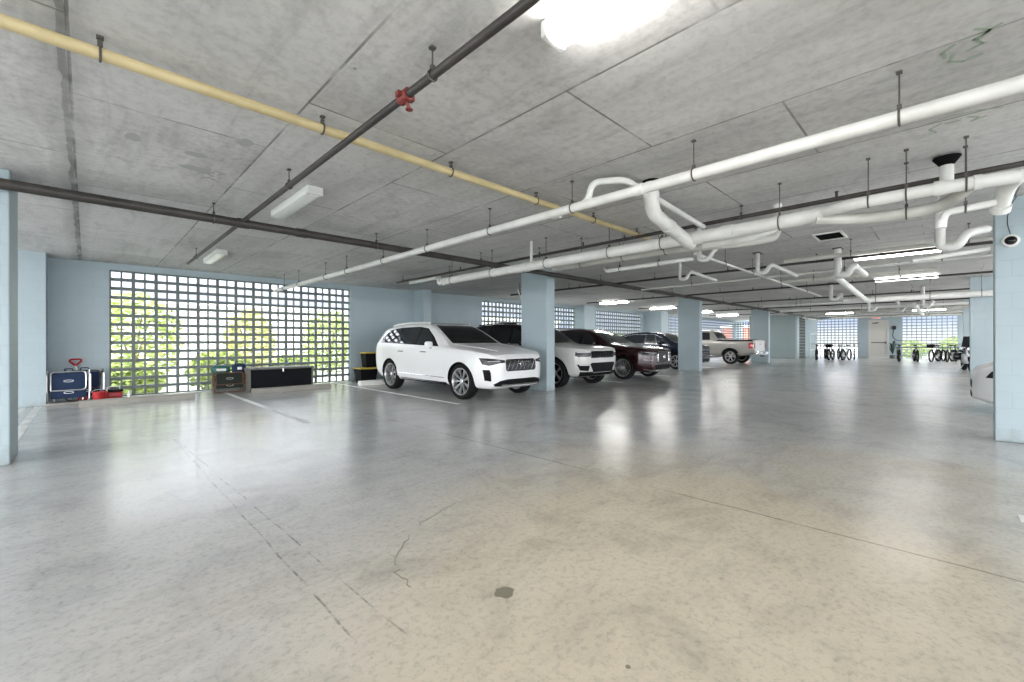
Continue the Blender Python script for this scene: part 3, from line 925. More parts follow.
# exit sign
t = thing('exit_sign', 'small pinkish exit sign hanging above the far door', 'sign', (39.2, 3.62, 2.74))
bm = BM(); box(bm, -0.03, 0.03, -0.24, 0.24, 0.0, 0.22, bevel=0.006); tube(bm, [(0, 0, 0.22), (0, 0, 0.26)], 0.015, 8)
obj('sign_box', bm, 'exit', t)
bm = BM()
def stroke(a, b, th=0.014):
    # letters drawn in the (y,z) plane facing -x; +y is to the left when seen from the camera
    (y0, z0), (y1, z1) = a, b
    tube(bm, [(-0.032, y0, z0), (-0.032, y1, z1)], th, 6)
def L(x):
    return 0.19 - x
for a, b in (((0, .05), (0, .17)), ((0, .17), (.07, .17)), ((0, .11), (.06, .11)), ((0, .05), (.07, .05)),
             ((.11, .05), (.18, .17)), ((.11, .17), (.18, .05)), ((.225, .05), (.225, .17)), ((.27, .17), (.37, .17)), ((.32, .05), (.32, .17))):
    stroke((L(a[0]), a[1]), (L(b[0]), b[1]))
obj('letters', bm, 'exitred', t)

# dome camera on the right column
t = thing('security_camera', 'black dome camera in a white ring on the right column', 'camera', (8.04, -0.52, 2.46))
bm = BM(); lathe(bm, [(0, 0), (0.078, 0), (0.078, 0.02), (0.068, 0.035), (0.05, 0.038)], (-1, 0, 0), (0, 0, 0), 28)
obj('camera_base', bm, 'white', t, True)
bm = BM(); lathe(bm, [(0.054, 0.03), (0.052, 0.045), (0.04, 0.062), (0.02, 0.072), (0, 0.075)], (-1, 0, 0), (0, 0, 0), 24)
obj('dome', bm, 'gloss', t, True)
bm = BM(); tube(bm, fillet([(-0.01, 0.0, 0.07), (-0.015, 0.035, 0.25), (-0.012, 0.0, 0.44), (-0.01, -0.05, 0.53)], 0.15), 0.004, 6)
obj('cable', bm, 'blackplastic', t, True)

# marks left on the slab
def blot(name, pts, mat, lb, z=H - 0.0015):
    bm = BM()
    a = [bm.verts.new((x, y, z)) for x, y in pts]
    b = [bm.verts.new((x, y, z + 0.001)) for x, y in pts]
    bm.faces.new(a); bm.faces.new(b)
    for i in range(len(a)):
        j = (i + 1) % len(a)
        bm.faces.new((a[i], a[j], b[j], b[i]))
    return tag(obj(name, bm, mat), lb, 'mark')
def round_pts(cx, cy, rx, ry, n=14, seed=1):
    r = random.Random(seed)
    return [(cx + rx * math.cos(2 * PI * k / n) * r.uniform(0.75, 1.15), cy + ry * math.sin(2 * PI * k / n) * r.uniform(0.75, 1.15)) for k in range(n)]
blot('damp_stain', round_pts(0.29, 4.9, 0.06, 0.10), 'stain', 'round grey damp patch on the ceiling at the left')
blot('damp_stain', round_pts(0.74, 4.95, 0.09, 0.07, seed=3), 'stain', 'faint damp patch on the ceiling, right of the round one')
blot('damp_stain', round_pts(0.80, 5.35, 0.16, 0.08, seed=5), 'stain', 'long damp patch low on the left ceiling')
blot('damp_stain', round_pts(1.0, 4.35, 0.06, 0.09, seed=6), 'stain', 'small damp patch beside the form joint')
def scribble(name, strokes, mat, lb, w=0.010, z=H - 0.003):
    bm = BM()
    for s in strokes:
        pts = [Vector((x, y, z)) for x, y in s]
        for a, b in zip(pts[:-1], pts[1:]):
            d = (b - a).normalized()
            n = Vector((-d.y, d.x, 0)) * w
            e = d * w * 0.5
            q = [a - n - e, b - n + e, b + n + e, a + n - e]
            lo = [bm.verts.new(v) for v in q]
            hi = [bm.verts.new(v + Vector((0, 0, 0.002))) for v in q]
            bm.faces.new(lo); bm.faces.new(hi)
            for i in range(4):
                bm.faces.new((lo[i], lo[(i + 1) % 4], hi[(i + 1) % 4], hi[i]))
    return tag(obj(name, bm, mat), lb, 'mark')
scribble('spray_marking', [[(3.56, -0.10), (3.62, -0.16), (3.70, -0.12)], [(3.60, -0.20), (3.68, -0.10), (3.76, -0.14), (3.80, -0.08)], [(3.78, -0.02), (3.86, 0.0), (3.92, -0.06), (3.90, -0.14)],
                           [(3.66, -0.02), (3.72, 0.03), (3.80, 0.02)]], 'stain2', 'faded green spray scribble on the ceiling at the upper right')
scribble('spray_marking', [[(4.92, 0.05), (5.0, 0.12), (5.1, 0.08)], [(4.95, 0.02), (4.95, -0.06)], [(4.92, -0.10), (4.98, -0.16), (5.04, -0.12), (5.0, -0.2)],
                           [(4.85, 0.12), (4.80, 0.0), (4.84, -0.16), (4.9, -0.28)]], 'stain2', 'fainter green scribble between the long white pipe and the drain main', 0.007)
scribble('chalk_marking', [[(0.88, 5.62), (0.93, 5.55), (0.99, 5.58)], [(0.96, 5.48), (0.90, 5.42), (0.84, 5.46)], [(0.99, 5.40), (1.02, 5.32), (0.94, 5.28)], [(0.86, 5.34), (0.9, 5.26)]], 'stain',
         'grey lettering-like scrawl on the ceiling above the left screen', 0.014)
cr_ = random.Random(4)
crack_pts = []
base_ = [(2.03, 2.69), (1.69, 2.58), (1.43, 2.41), (1.25, 2.24), (1.2, 2.11), (1.16, 1.9)]
for (a, b) in zip(base_[:-1], base_[1:]):
    for k in range(6):
        f_ = k / 6
        crack_pts.append((a[0] + (b[0] - a[0]) * f_ + cr_.uniform(-0.018, 0.018), a[1] + (b[1] - a[1]) * f_ + cr_.uniform(-0.018, 0.018)))
scribble('floor_crack', [crack_pts[:9], crack_pts[11:22], crack_pts[23:]], 'crack', 'thin broken crack curving across the floor left of the oily spot', 0.003, 0.0006)
blot('oil_stain', round_pts(1.48, 1.56, 0.055, 0.05, seed=9), 'oil', 'small dark oily spot on the floor in the foreground', 0.0008)

# ================================================================ VEHICLES
def interp(tab, s):
    if s <= tab[0][0]:
        return tab[0][1]
    for (a, va), (b, vb) in zip(tab[:-1], tab[1:]):
        if s <= b:
            t = (s - a) / (b - a)
            return va + (vb - va) * t
    return tab[-1][1]

def sm(tab, s, w=0.05):
    return sum(interp(tab, s + w * k) for k in (-2, -1, 0, 1, 2)) / 5.0

def car_section(w, T, B, bot, tumble):
    zs = min(B, T - 0.03)
    gh = max(0.0, T - B)
    k = min(1.0, gh / 0.15)
    wr = w * 0.955 - 0.02 - tumble * gh
    P = [(0, bot), (w * 0.80, bot), (w * 0.93, bot + 0.05), (w * 0.985, bot + 0.18), (w, bot + (zs - bot) * 0.55),
         (w * 0.992, zs - 0.12), (w * 0.958, zs), (wr, T - 0.015 - 0.075 * k), (wr - 0.06, T - 0.012), (wr * 0.55, T + 0.008), (0, T + 0.014)]
    out = []
    for (a, b) in zip(P[:-1], P[1:]):
        for j in range(4):
            t = j / 4
            out.append([a[0] + (b[0] - a[0]) * t, a[1] + (b[1] - a[1]) * t])
    out.append(list(P[-1]))
    for _ in range(3):
        q = [p[:] for p in out]
        for i in range(1, len(out) - 1):
            q[i] = [0.25 * out[i - 1][0] + 0.5 * out[i][0] + 0.25 * out[i + 1][0], 0.25 * out[i - 1][1] + 0.5 * out[i][1] + 0.25 * out[i + 1][1]]
        out = q
    return out

class Car:
    """car frame: nose at y = 0 pointing to -y, tail at y = L, x across, z up"""
    def __init__(self, name, label, L, W, top, plan, belt, bot, tumble, paint, loc, rz=0.0, cat='car', roof=None, wheels=(0.9, 3.9), R=0.37, wheel_w=0.25, arch=0.06):
        self.t = thing(name, label, cat, (loc[0], loc[1], 0), rz)
        self.L, self.W, self.paint = L, W, paint
        hw = W / 2
        ss = [0.0, 0.012, 0.03, 0.055, 0.09] + [0.13 + 0.045 * i for i in range(int((L - 0.26) / 0.045) + 1)] + [L - 0.09, L - 0.055, L - 0.03, L - 0.012, L]
        secs = []
        for s in ss:
            w = hw * interp(plan, s)
            secs.append((s, car_section(w, sm(top, s) if 0.1 < s < L - 0.1 else interp(top, s), sm(belt, s), interp(bot, s), tumble)))
        bm = BM()
        rings = []
        for s, sec in secs:
            ring = [bm.verts.new((x, s, z)) for x, z in sec]
            ring += [bm.verts.new((-x, s, z)) for x, z in sec[-2:0:-1]]
            rings.append(ring)
        n = len(rings[0])
        for a, b in zip(rings[:-1], rings[1:]):
            for k in range(n):
                k2 = (k + 1) % n
                f = bm.faces.new((a[k], a[k2], b[k2], b[k]))
                c = f.calc_center_median()
                if roof and c.z > sm(belt, c.y) + 0.02 and interp(top, c.y) > sm(belt, c.y) + 0.06:
                    f.material_index = 2
        m = len(secs[0][1])
        for ring, flip in ((rings[0], True), (rings[-1], False)):
            for k in range(m - 1):
                k2, l1, l2 = k + 1, (n - k) % n, n - k - 1
                vs = [ring[k], ring[k2], ring[l2 % n], ring[l1]]
                u = []
                for v in vs:
                    if v not in u:
                        u.append(v)
                if len(u) > 2:
                    bm.faces.new(u)
        bmesh.ops.recalc_face_normals(bm, faces=bm.faces)
        self.bvh = BVHTree.FromBMesh(bm)
        body = obj('body', bm, [paint, 'blackplastic', roof or paint], self.t)
        # wheel arches cut out of the body
        cb = BM()
        for s in wheels:
            for sx in (-1, 1):
                pr = []
                ro, x0, x1 = R + arch, hw - 0.33, hw + 0.2
                for k in range(33):
                    a = PI * k / 32
                    pr.append((s + math.cos(a) * ro, R * 0.98 + math.sin(a) * ro))
                pr += [(s - ro, -0.2), (s + ro, -0.2)]
                lo = [cb.verts.new((sx * x0, y, z)) for y, z in pr]
                hi = [cb.verts.new((sx * x1, y, z)) for y, z in pr]
                cb.faces.new(lo); cb.faces.new(hi)
                for i in range(len(pr)):
                    j = (i + 1) % len(pr)
                    cb.faces.new((lo[i], lo[j], hi[j], hi[i]))
        bmesh.ops.recalc_face_normals(cb, faces=cb.faces)
        for f in cb.faces:
            f.material_index = 1
        cme = bpy.data.meshes.new('cut')
        cb.to_mesh(cme)
        cb.free()
        for mm in (paint, 'blackplastic'):
            cme.materials.append(MT[mm])
        co = bpy.data.objects.new('cut', cme)
        C.objects.link(co)
        md = body.modifiers.new('arch', 'BOOLEAN')
        md.operation = 'DIFFERENCE'
        md.object = co
        md.solver = 'EXACT'
        md.material_mode = 'TRANSFER'
        self.t.location, rot = (0, 0, 0), self.t.rotation_euler.z
        self.t.rotation_euler.z = 0
        bpy.context.view_layer.update()
        dg = bpy.context.evaluated_depsgraph_get()
        me = bpy.data.meshes.new_from_object(body.evaluated_get(dg))
        body.modifiers.clear()
        body.data = me
        smooth_obj(me, 32)
        bpy.data.objects.remove(co)
        self.t.location = (loc[0], loc[1], 0)
        self.t.rotation_euler.z = rot
        self.body = body
        self.R, self.wheels, self.ww = R, wheels, wheel_w

    def hit(self, view, u, v):
        """view: 'front' (u=x,v=z) 'back' 'left' (x<0; u=y,v=z) 'right' 'top' (u=x,v=y)"""
        if view == 'front':
            o, d = Vector((u, -3, v)), Vector((0, 1, 0))
        elif view == 'back':
            o, d = Vector((u, self.L + 3, v)), Vector((0, -1, 0))
        elif view == 'left':
            o, d = Vector((-4, u, v)), Vector((1, 0, 0))
        elif view == 'right':
            o, d = Vector((4, u, v)), Vector((-1, 0, 0))
        else:
            o, d = Vector((u, v, 5)), Vector((0, 0, -1))
        p, n, i, dist = self.bvh.ray_cast(o, d)
        return p, n, d

    def panel(self, name, view, poly, mat, off=0.006, parent=None, step=0.05, label=None, mirror=False, depth=0.02):
        """patch with thickness lying on the body surface, outline given in the view's plane"""
        res = []
        for sgn in ((1, -1) if mirror else (1,)):
            pl = [(p[0] * sgn, p[1]) for p in poly] if view in ('front', 'back', 'top') else poly
            vw = view
            if view in ('left', 'right') and sgn < 0:
                vw = 'right' if view == 'left' else 'left'
            bd = []
            for a, b in zip(pl, pl[1:] + pl[:1]):
                d = math.hypot(b[0] - a[0], b[1] - a[1])
                k = max(1, int(d / step))
                bd += [(a[0] + (b[0] - a[0]) * i / k, a[1] + (b[1] - a[1]) * i / k) for i in range(k)]
            xs, ys = [p[0] for p in bd], [p[1] for p in bd]
            inner = []
            def inside(x, y):
                c = False
                for (x1, y1), (x2, y2) in zip(bd, bd[1:] + bd[:1]):
                    if (y1 > y) != (y2 > y) and x < (x2 - x1) * (y - y1) / (y2 - y1) + x1:
                        c = not c
                return c
            def far(x, y):
                return min((x - p[0]) ** 2 + (y - p[1]) ** 2 for p in bd) > (step * 0.45) ** 2
            x = min(xs) + step * 0.5
            while x < max(xs):
                y = min(ys) + step * 0.5
                while y < max(ys):
                    if inside(x, y) and far(x, y):
                        inner.append((x, y))
                    y += step
                x += step
            nb = len(bd)
            vs, es, fs, *_ = delaunay_2d_cdt([Vector(p) for p in bd + inner], [(i, (i + 1) % nb) for i in range(nb)], [list(range(nb))], 1, 1e-5)
            bm = BM()
            top_, bot_ = [], []
            last = None
            for v in vs:
                p, n, d = self.hit(vw, v.x, v.y)
                if p is None:
                    p, n = (last or (Vector((0, 0, 0)), -d))
                last = (p, n)
                top_.append(bm.verts.new(p - d * off * 0.4 + n * off * 0.6 * (1 if n.dot(d) < 0 else -1)))
                bot_.append(bm.verts.new(p + d * depth))
            cnt = {}
            for f in fs:
                if len(set(f)) < 3:
                    continue
                try:
                    bm.faces.new([top_[i] for i in f])
                    bm.faces.new([bot_[i] for i in f][::-1])
                except ValueError:
                    continue
                for a, b in zip(f, f[1:] + f[:1]):
                    key = (min(a, b), max(a, b))
                    cnt.setdefault(key, []).append((a, b))
            for key, l in cnt.items():
                if len(l) == 1:
                    a, b = l[0]
                    try:
                        bm.faces.new((top_[b], top_[a], bot_[a], bot_[b]))
                    except ValueError:
                        pass
            res.append(obj(name, bm, mat, parent or self.t, True, label))
        return res[0] if len(res) == 1 else res

    def strip(self, name, view, pts, mat, r=0.006, parent=None, mirror=False, off=0.0, seg=6, label=None):
        """thin rod following the surface"""
        out = []
        for sgn in ((1, -1) if mirror else (1,)):
            vw = view
            pl = [(p[0] * sgn, p[1]) for p in pts] if view in ('front', 'back', 'top') else pts
            if view in ('left', 'right') and sgn < 0:
                vw = 'right' if view == 'left' else 'left'
            q = []
            for a, b in zip(pl[:-1], pl[1:]):
                k = max(1, int(math.hypot(b[0] - a[0], b[1] - a[1]) / 0.06))
                for i in range(k):
                    q.append((a[0] + (b[0] - a[0]) * i / k, a[1] + (b[1] - a[1]) * i / k))
            q.append(pl[-1])
            w = []
            for u, v in q:
                p, n, d = self.hit(vw, u, v)
                if p is not None:
                    w.append(p - d * off)
            if len(w) < 2:
                continue
            bm = BM()
            tube(bm, w, r, seg)
            out.append(obj(name, bm, mat, parent or self.t, True, label))
        return out

    def make_wheels(self, spokes, rimmat='alloy', rim_r=None, twin=False, back='shadowgap'):
        R, ww = self.R, self.ww
        rr = rim_r or R * 0.70
        first = None
        for s in self.wheels:
            for sx in (-1, 1):
                x_out = self.W / 2 - 0.025
                bm = BM()
                c = (sx * (x_out - ww), s, R)
                prof = [(rr, 0.01), (R * 0.93, 0.0), (R * 0.985, 0.03), (R, 0.07), (R, ww - 0.07), (R * 0.985, ww - 0.03), (R * 0.93, ww), (rr + 0.008, ww - 0.012), (rr, ww - 0.03)]
                lathe(bm, prof, (sx, 0, 0), c, 48, closed=True)
                w = obj('wheel', bm, 'rubber', self.t, True, 'black tyre with multi-spoke alloy rim')
                bm = BM()
                lathe(bm, [(rr, ww - 0.03), (rr, ww - 0.012), (rr - 0.012, ww - 0.010), (rr - 0.02, ww - 0.025), (rr - 0.03, ww - 0.08), (rr - 0.03, 0.03), (rr, 0.03)], (sx, 0, 0), c, 40, closed=True)
                ax = Vector((sx, 0, 0))
                cc = Vector(c)
                for k in range(spokes):
                    a = 2 * PI * k / spokes
                    offs = (-0.055, 0.055) if twin else (0,)
                    for da in offs:
                        a0, a1 = a + da * 0.6, a + da * (1.6 if twin else 1)
                        d0 = Vector((0, math.cos(a0), math.sin(a0)))
                        d1 = Vector((0, math.cos(a1), math.sin(a1)))
                        tn = Vector((0, -math.sin(a), math.cos(a)))
                        wd = PI * rr / spokes * (0.085 if twin else 0.2)
                        q = []
                        for (d, rad, h, ws) in ((d0, 0.055, ww - 0.055, 0.7), (d1, rr - 0.012, ww - 0.02, 1.0)):
                            for sg in (-1, 1):
                                for dh in (0, -0.03):
                                    q.append(bm.verts.new(cc + d * rad + tn * sg * wd * ws + ax * (h + dh)))
                        for idx in ((0, 2, 6, 4), (1, 5, 7, 3), (0, 4, 5, 1), (2, 3, 7, 6), (0, 1, 3, 2), (4, 6, 7, 5)):
                            bm.faces.new([q[i] for i in idx])
                lathe(bm, [(0.055, ww - 0.10), (0.055, ww - 0.05), (0.045, ww - 0.042), (0.0, ww - 0.04)], (sx, 0, 0), c, 20)
                obj('rim', bm, rimmat, w, True)
                bm = BM()
                lathe(bm, [(rr - 0.03, ww - 0.13), (0, ww - 0.13), (0, ww - 0.14), (rr - 0.03, ww - 0.14)], (sx, 0, 0), c, 28)
                obj('brake_disc', bm, back, w)

    def mirror_pair(self, y, z, xh, mat, cap=None, size=(0.2, 0.12, 0.15)):
        for sx in (-1, 1):
            bm = BM()
            cx = sx * (xh + size[0] / 2 + 0.02)
            bmesh.ops.create_icosphere(bm, subdivisions=3, radius=1.0)
            for v in bm.verts:
                x_, y_, z_ = v.co
                f = lambda a: math.copysign(abs(a) ** 0.6, a)
                v.co = Vector((cx + f(x_) * size[0] / 2, y + f(y_) * size[1] / 2 * (1.0 if y_ < 0 else 0.55), z + f(z_) * size[2] / 2))
            m = obj('side_mirror', bm, mat, self.t, True)
            bm = BM()
            tube(bm, [(sx * (xh - 0.05), y + 0.03, z - 0.10), (sx * (xh + 0.09), y, z - 0.05)], [0.035, 0.025], 8)
            obj('mirror_arm', bm, 'gloss', m, True)

    def handle(self, y, z, mat, parents):
        for sx, par in parents:
            p, n, d = self.hit('left' if sx < 0 else 'right', y, z)
            if p is None:
                continue
            bm = BM()
            pts = [(p.x, y - 0.11, z), (p.x + sx * 0.03, y - 0.08, z), (p.x + sx * 0.035, y, z + 0.004), (p.x + sx * 0.03, y + 0.08, z), (p.x, y + 0.11, z)]
            tube(bm, fillet(pts, 0.03, 3), 0.011, 8)
            obj('door_handle', bm, mat, par, True)

def rrect(x0, x1, z0, z1, r, n=4):
    out = []
    for cx, cz, a0 in ((x1 - r, z1 - r, 0), (x0 + r, z1 - r, PI / 2), (x0 + r, z0 + r, PI), (x1 - r, z0 + r, 1.5 * PI)):
        for k in range(n + 1):
            a = a0 + PI / 2 * k / n
            out.append((cx + r * math.cos(a), cz + r * math.sin(a)))
    return out

def mir(pts):
    """mirror a half outline (x>0 side, listed bottom to top) into a closed outline"""
    return pts + [(-x, z) for x, z in reversed(pts)]

SUV_PLAN = lambda L: [(0, 0.52), (0.012, 0.58), (0.03, 0.635), (0.055, 0.685), (0.09, 0.735), (0.15, 0.80), (0.25, 0.875), (0.4, 0.94), (0.7, 0.99), (1.2, 1.0), (L - 1.4, 1.0), (L - 0.6, 0.975), (L - 0.25, 0.93), (L - 0.09, 0.86), (L - 0.03, 0.80), (L, 0.74)]

def doors(car, segs, z0, ztop, paint, handle_mat, hz):
    """door skins standing a hair proud of the flanks"""
    for (ya, yb, nm) in segs:
        for vw, sx in (('left', -1), ('right', 1)):
            d = car.panel(nm, vw, [(ya, z0), (yb, z0 + 0.01), (yb, ztop(yb)), (ya, ztop(ya))], paint, 0.004, step=0.12)
            car.handle(yb - 0.20, hz, handle_mat, [(sx, d)])

# ---- white family SUV in the near bay
L1 = 4.95
c = Car('suv', 'white family SUV parked left of the nearest column, nose toward the lane', L1, 1.96,
        top=[(0, 0.80), (0.03, 0.90), (0.09, 0.965), (0.25, 1.02), (0.7, 1.10), (1.25, 1.16), (1.45, 1.19), (1.75, 1.36), (2.1, 1.55), (2.4, 1.665), (2.8, 1.70), (3.4, 1.705), (4.0, 1.675), (4.5, 1.61), (4.7, 1.50), (4.85, 1.20), (4.91, 1.08), (4.95, 0.95)],
        plan=SUV_PLAN(L1), belt=[(0, 1.0), (1.3, 1.10), (2.5, 1.14), (4.0, 1.18), (4.95, 1.19)],
        bot=[(0, 0.40), (0.03, 0.30), (0.2, 0.24), (4.5, 0.26), (4.9, 0.42), (4.95, 0.55)], tumble=0.36, paint='pv_white', loc=(6.63, 6.45), wheels=(0.90, 3.884), R=0.385, arch=0.045)
c.make_wheels(9, twin=True, rim_r=0.292)
bt = lambda y: 1.065 + 0.012 * y
doors(c, [(1.40, 2.48, 'front_door'), (2.50, 3.50, 'rear_door')], 0.37, lambda y: 1.06 + 0.02 * (y - 1.4), 'pv_white', 'clampm', 1.0)
c.panel('windshield', 'front', mir([(0.70, 1.20), (0.665, 1.35), (0.62, 1.50), (0.56, 1.63)]), 'glass', 0.006)
for vw in ('left', 'right'):
    c.panel('window_trim', vw, [(1.72, 1.13), (4.50, 1.22), (4.48, 1.32), (4.20, 1.555), (3.6, 1.60), (2.75, 1.605), (2.40, 1.56), (2.05, 1.36)], 'gloss', 0.003)
    c.panel('side_window', vw, [(1.92, 1.155), (2.62, 1.18), (2.62, 1.57), (2.43, 1.545), (2.12, 1.37)], 'glass2', 0.008)
    c.panel('side_window', vw, [(2.70, 1.18), (3.50, 1.205), (3.50, 1.57), (2.70, 1.575)], 'glass2', 0.008)
    c.panel('side_window', vw, [(3.57, 1.21), (4.42, 1.24), (4.40, 1.31), (4.15, 1.53), (3.57, 1.565)], 'glass2', 0.008)
c.panel('sunroof', 'top', mir([(0.50, 2.55), (0.52, 3.9)]), 'glass', 0.006)
c.strip('roof_rail', 'top', [(0.62, 2.50), (0.64, 2.8), (0.645, 3.6), (0.62, 4.25)], 'pv_white', 0.022, mirror=True, off=0.035)
c.panel('grille', 'front', rrect(-0.44, 0.44, 0.63, 0.86, 0.06), 'gloss', 0.012)
for k in range(7):
    x = -0.36 + k * 0.12
    c.strip('grille_bar', 'front', [(x - 0.05, 0.65), (x + 0.05, 0.84)], 'steel', 0.0035, off=0.014)
c.strip('grille_surround', 'front', rrect(-0.445, 0.445, 0.625, 0.865, 0.06) + [(0.445, 0.8)], 'gloss', 0.006, off=0.008)
c.strip('badge', 'front', [(0.05 * math.cos(a), 0.76 + 0.05 * math.sin(a)) for a in [PI * k / 6 for k in range(13)]], 'chrome', 0.009, off=0.02)
c.panel('headlight', 'front', [(0.47, 0.80), (0.60, 0.79), (0.78, 0.745), (0.86, 0.77), (0.885, 0.90), (0.70, 0.885), (0.47, 0.85)], 'lampglass', 0.008, mirror=True)
c.strip('daytime_lamp', 'front', [(0.60, 0.835), (0.80, 0.83)], 'led', 0.006, mirror=True, off=0.012)
c.panel('side_intake', 'front', [(0.74, 0.42), (0.83, 0.44), (0.86, 0.66), (0.775, 0.66), (0.755, 0.60)], 'blackplastic', 0.004, mirror=True)
c.panel('lower_intake', 'front', mir([(0.66, 0.315), (0.70, 0.36), (0.58, 0.43), (0.42, 0.455)]), 'blackplastic', 0.006)
c.strip('bumper_trim', 'front', [(-0.55, 0.335), (0.55, 0.335)], 'chrome', 0.013, off=0.012)
for vw in ('left', 'right'):
    c.strip('sill_trim', vw, [(1.45, 0.44), (3.42, 0.46)], 'chrome', 0.012, off=0.004)
    c.panel('sill', vw, [(1.40, 0.27), (3.40, 0.28), (3.38, 0.345), (1.42, 0.335)], 'blackplastic', 0.004)
c.mirror_pair(1.98, 1.17, 0.90, 'pv_white')
c.strip('hood_line', 'top', [(0.42, 0.28), (0.60, 0.8), (0.72, 1.4)], 'pv_white', 0.012, mirror=True)
c.strip('wiper', 'front', [(-0.5, 1.235), (0.05, 1.215)], 'blackplastic', 0.009, off=0.012)
c.strip('wiper', 'front', [(0.1, 1.235), (0.6, 1.215)], 'blackplastic', 0.009, off=0.012)

# ---- silver-white SUV with a black roof behind the nearest column
L2 = 4.92
c = Car('suv', 'silver-white SUV with black roof, half hidden behind the nearest column', L2, 1.97,
        top=[(0, 0.95), (0.03, 1.02), (0.09, 1.06), (0.25, 1.09), (0.7, 1.125), (1.3, 1.165), (1.5, 1.20), (1.8, 1.40), (2.15, 1.63), (2.45, 1.74), (2.9, 1.78), (3.6, 1.785), (4.2, 1.76), (4.6, 1.70), (4.75, 1.45), (4.87, 1.15), (4.92, 0.95)],
        plan=[(0, 0.58), (0.012, 0.64), (0.03, 0.69), (0.055, 0.735), (0.09, 0.78), (0.15, 0.84), (0.25, 0.905), (0.4, 0.955), (0.8, 1.0), (3.6, 1.0), (4.4, 0.97), (4.7, 0.92), (4.92, 0.78)],
        belt=[(0, 1.05), (1.4, 1.12), (4.92, 1.18)], bot=[(0, 0.42), (0.2, 0.30), (4.5, 0.32), (4.92, 0.5)], tumble=0.30, paint='pv_jeep', loc=(9.83, 6.52), roof='gloss', wheels=(0.90, 3.86), R=0.39, arch=0.07)
c.make_wheels(5, twin=True)
doors(c, [(1.45, 2.5, 'front_door'), (2.52, 3.45, 'rear_door')], 0.42, lambda y: 1.07, 'pv_jeep', 'pv_jeep', 1.0)
c.panel('windshield', 'front', mir([(0.72, 1.22), (0.68, 1.40), (0.62, 1.68)]), 'glass', 0.006)
for vw in ('left', 'right'):
    c.panel('side_window', vw, [(1.95, 1.16), (2.60, 1.17), (2.60, 1.64), (2.45, 1.63), (2.15, 1.44)], 'glass2', 0.008)
    c.panel('side_window', vw, [(2.68, 1.17), (3.50, 1.18), (3.50, 1.65), (2.68, 1.65)], 'glass2', 0.008)
    c.panel('side_window', vw, [(3.60, 1.18), (4.35, 1.20), (4.25, 1.60), (3.60, 1.64)], 'glass2', 0.008)
    c.strip('window_trim', vw, [(1.80, 1.13), (4.5, 1.17)], 'chrome', 0.010, off=0.004)
    c.panel('wheel_flare', vw, [(0.90 + 0.53 * math.cos(a), 0.38 + 0.53 * math.sin(a)) for a in [PI * k / 14 for k in range(15)]] + [(0.90 + 0.465 * math.cos(a), 0.38 + 0.465 * math.sin(a)) for a in [PI * (14 - k) / 14 for k in range(15)]], 'pv_jeep', 0.02)
    c.panel('sill', vw, [(1.42, 0.33), (3.35, 0.33), (3.35, 0.42), (1.42, 0.42)], 'blackplastic', 0.01)
c.strip('roof_rail', 'top', [(0.66, 2.6), (0.68, 2.9), (0.68, 4.0), (0.66, 4.3)], 'blackplastic', 0.02, mirror=True, off=0.04)
c.panel('grille', 'front', mir([(0.46, 0.80), (0.50, 0.98)]), 'gloss', 0.010)
for k in range(7):
    x = -0.42 + k * 0.14
    c.panel('grille_slot', 'front', rrect(x - 0.048, x + 0.048, 0.82, 0.965, 0.015, 2), 'blackplastic', 0.022)
c.panel('headlight', 'front', [(0.53, 0.845), (0.83, 0.83), (0.88, 0.86), (0.87, 0.955), (0.54, 0.965)], 'lampglass', 0.010, mirror=True)
c.strip('daytime_lamp', 'front', [(0.55, 0.955), (0.86, 0.945)], 'led', 0.008, mirror=True, off=0.012)
c.panel('lower_intake', 'front', mir([(0.44, 0.45), (0.56, 0.64), (0.50, 0.68)]), 'blackplastic', 0.010)
c.panel('bumper_band', 'front', mir([(0.78, 0.33), (0.80, 0.45)]), 'blackplastic', 0.012)
c.panel('grille_band', 'front', mir([(0.53, 0.80), (0.53, 0.97)]), 'gloss', 0.006)
c.panel('fog_lamp_bezel', 'front', [(0.62, 0.47), (0.80, 0.49), (0.86, 0.64), (0.58, 0.64)], 'blackplastic', 0.010, mirror=True)
c.strip('fog_lamp', 'front', [(0.60, 0.625), (0.83, 0.625)], 'led', 0.012, mirror=True, off=0.014)
c.mirror_pair(2.02, 1.20, 0.90, 'gloss', size=(0.22, 0.12, 0.18))

# ---- dark maroon SUV
L3 = 4.83
c = Car('suv', 'dark maroon SUV with a chrome mesh grille, between the two columns', L3, 1.93,
        top=[(0, 0.86), (0.03, 0.93), (0.09, 0.975), (0.25, 1.02), (0.7, 1.08), (1.3, 1.14), (1.5, 1.17), (1.8, 1.34), (2.2, 1.55), (2.5, 1.64), (2.9, 1.675), (3.5, 1.665), (4.1, 1.60), (4.45, 1.48), (4.65, 1.22), (4.78, 1.08), (4.83, 0.9)],
        plan=SUV_PLAN(L3), belt=[(0, 1.0), (1.4, 1.08), (4.83, 1.14)], bot=[(0, 0.34), (0.2, 0.25), (4.4, 0.27), (4.83, 0.5)], tumble=0.36,
        paint='pv_maroon', loc=(13.25, 6.5), wheels=(0.93, 3.80), R=0.38, arch=0.045)
c.make_wheels(18, rim_r=0.285)
doors(c, [(1.42, 2.45, 'front_door'), (2.47, 3.40, 'rear_door')], 0.38, lambda y: 1.03, 'pv_maroon', 'chrome', 0.98)
c.panel('windshield', 'front', mir([(0.70, 1.19), (0.66, 1.35), (0.58, 1.58)]), 'glass2', 0.006)
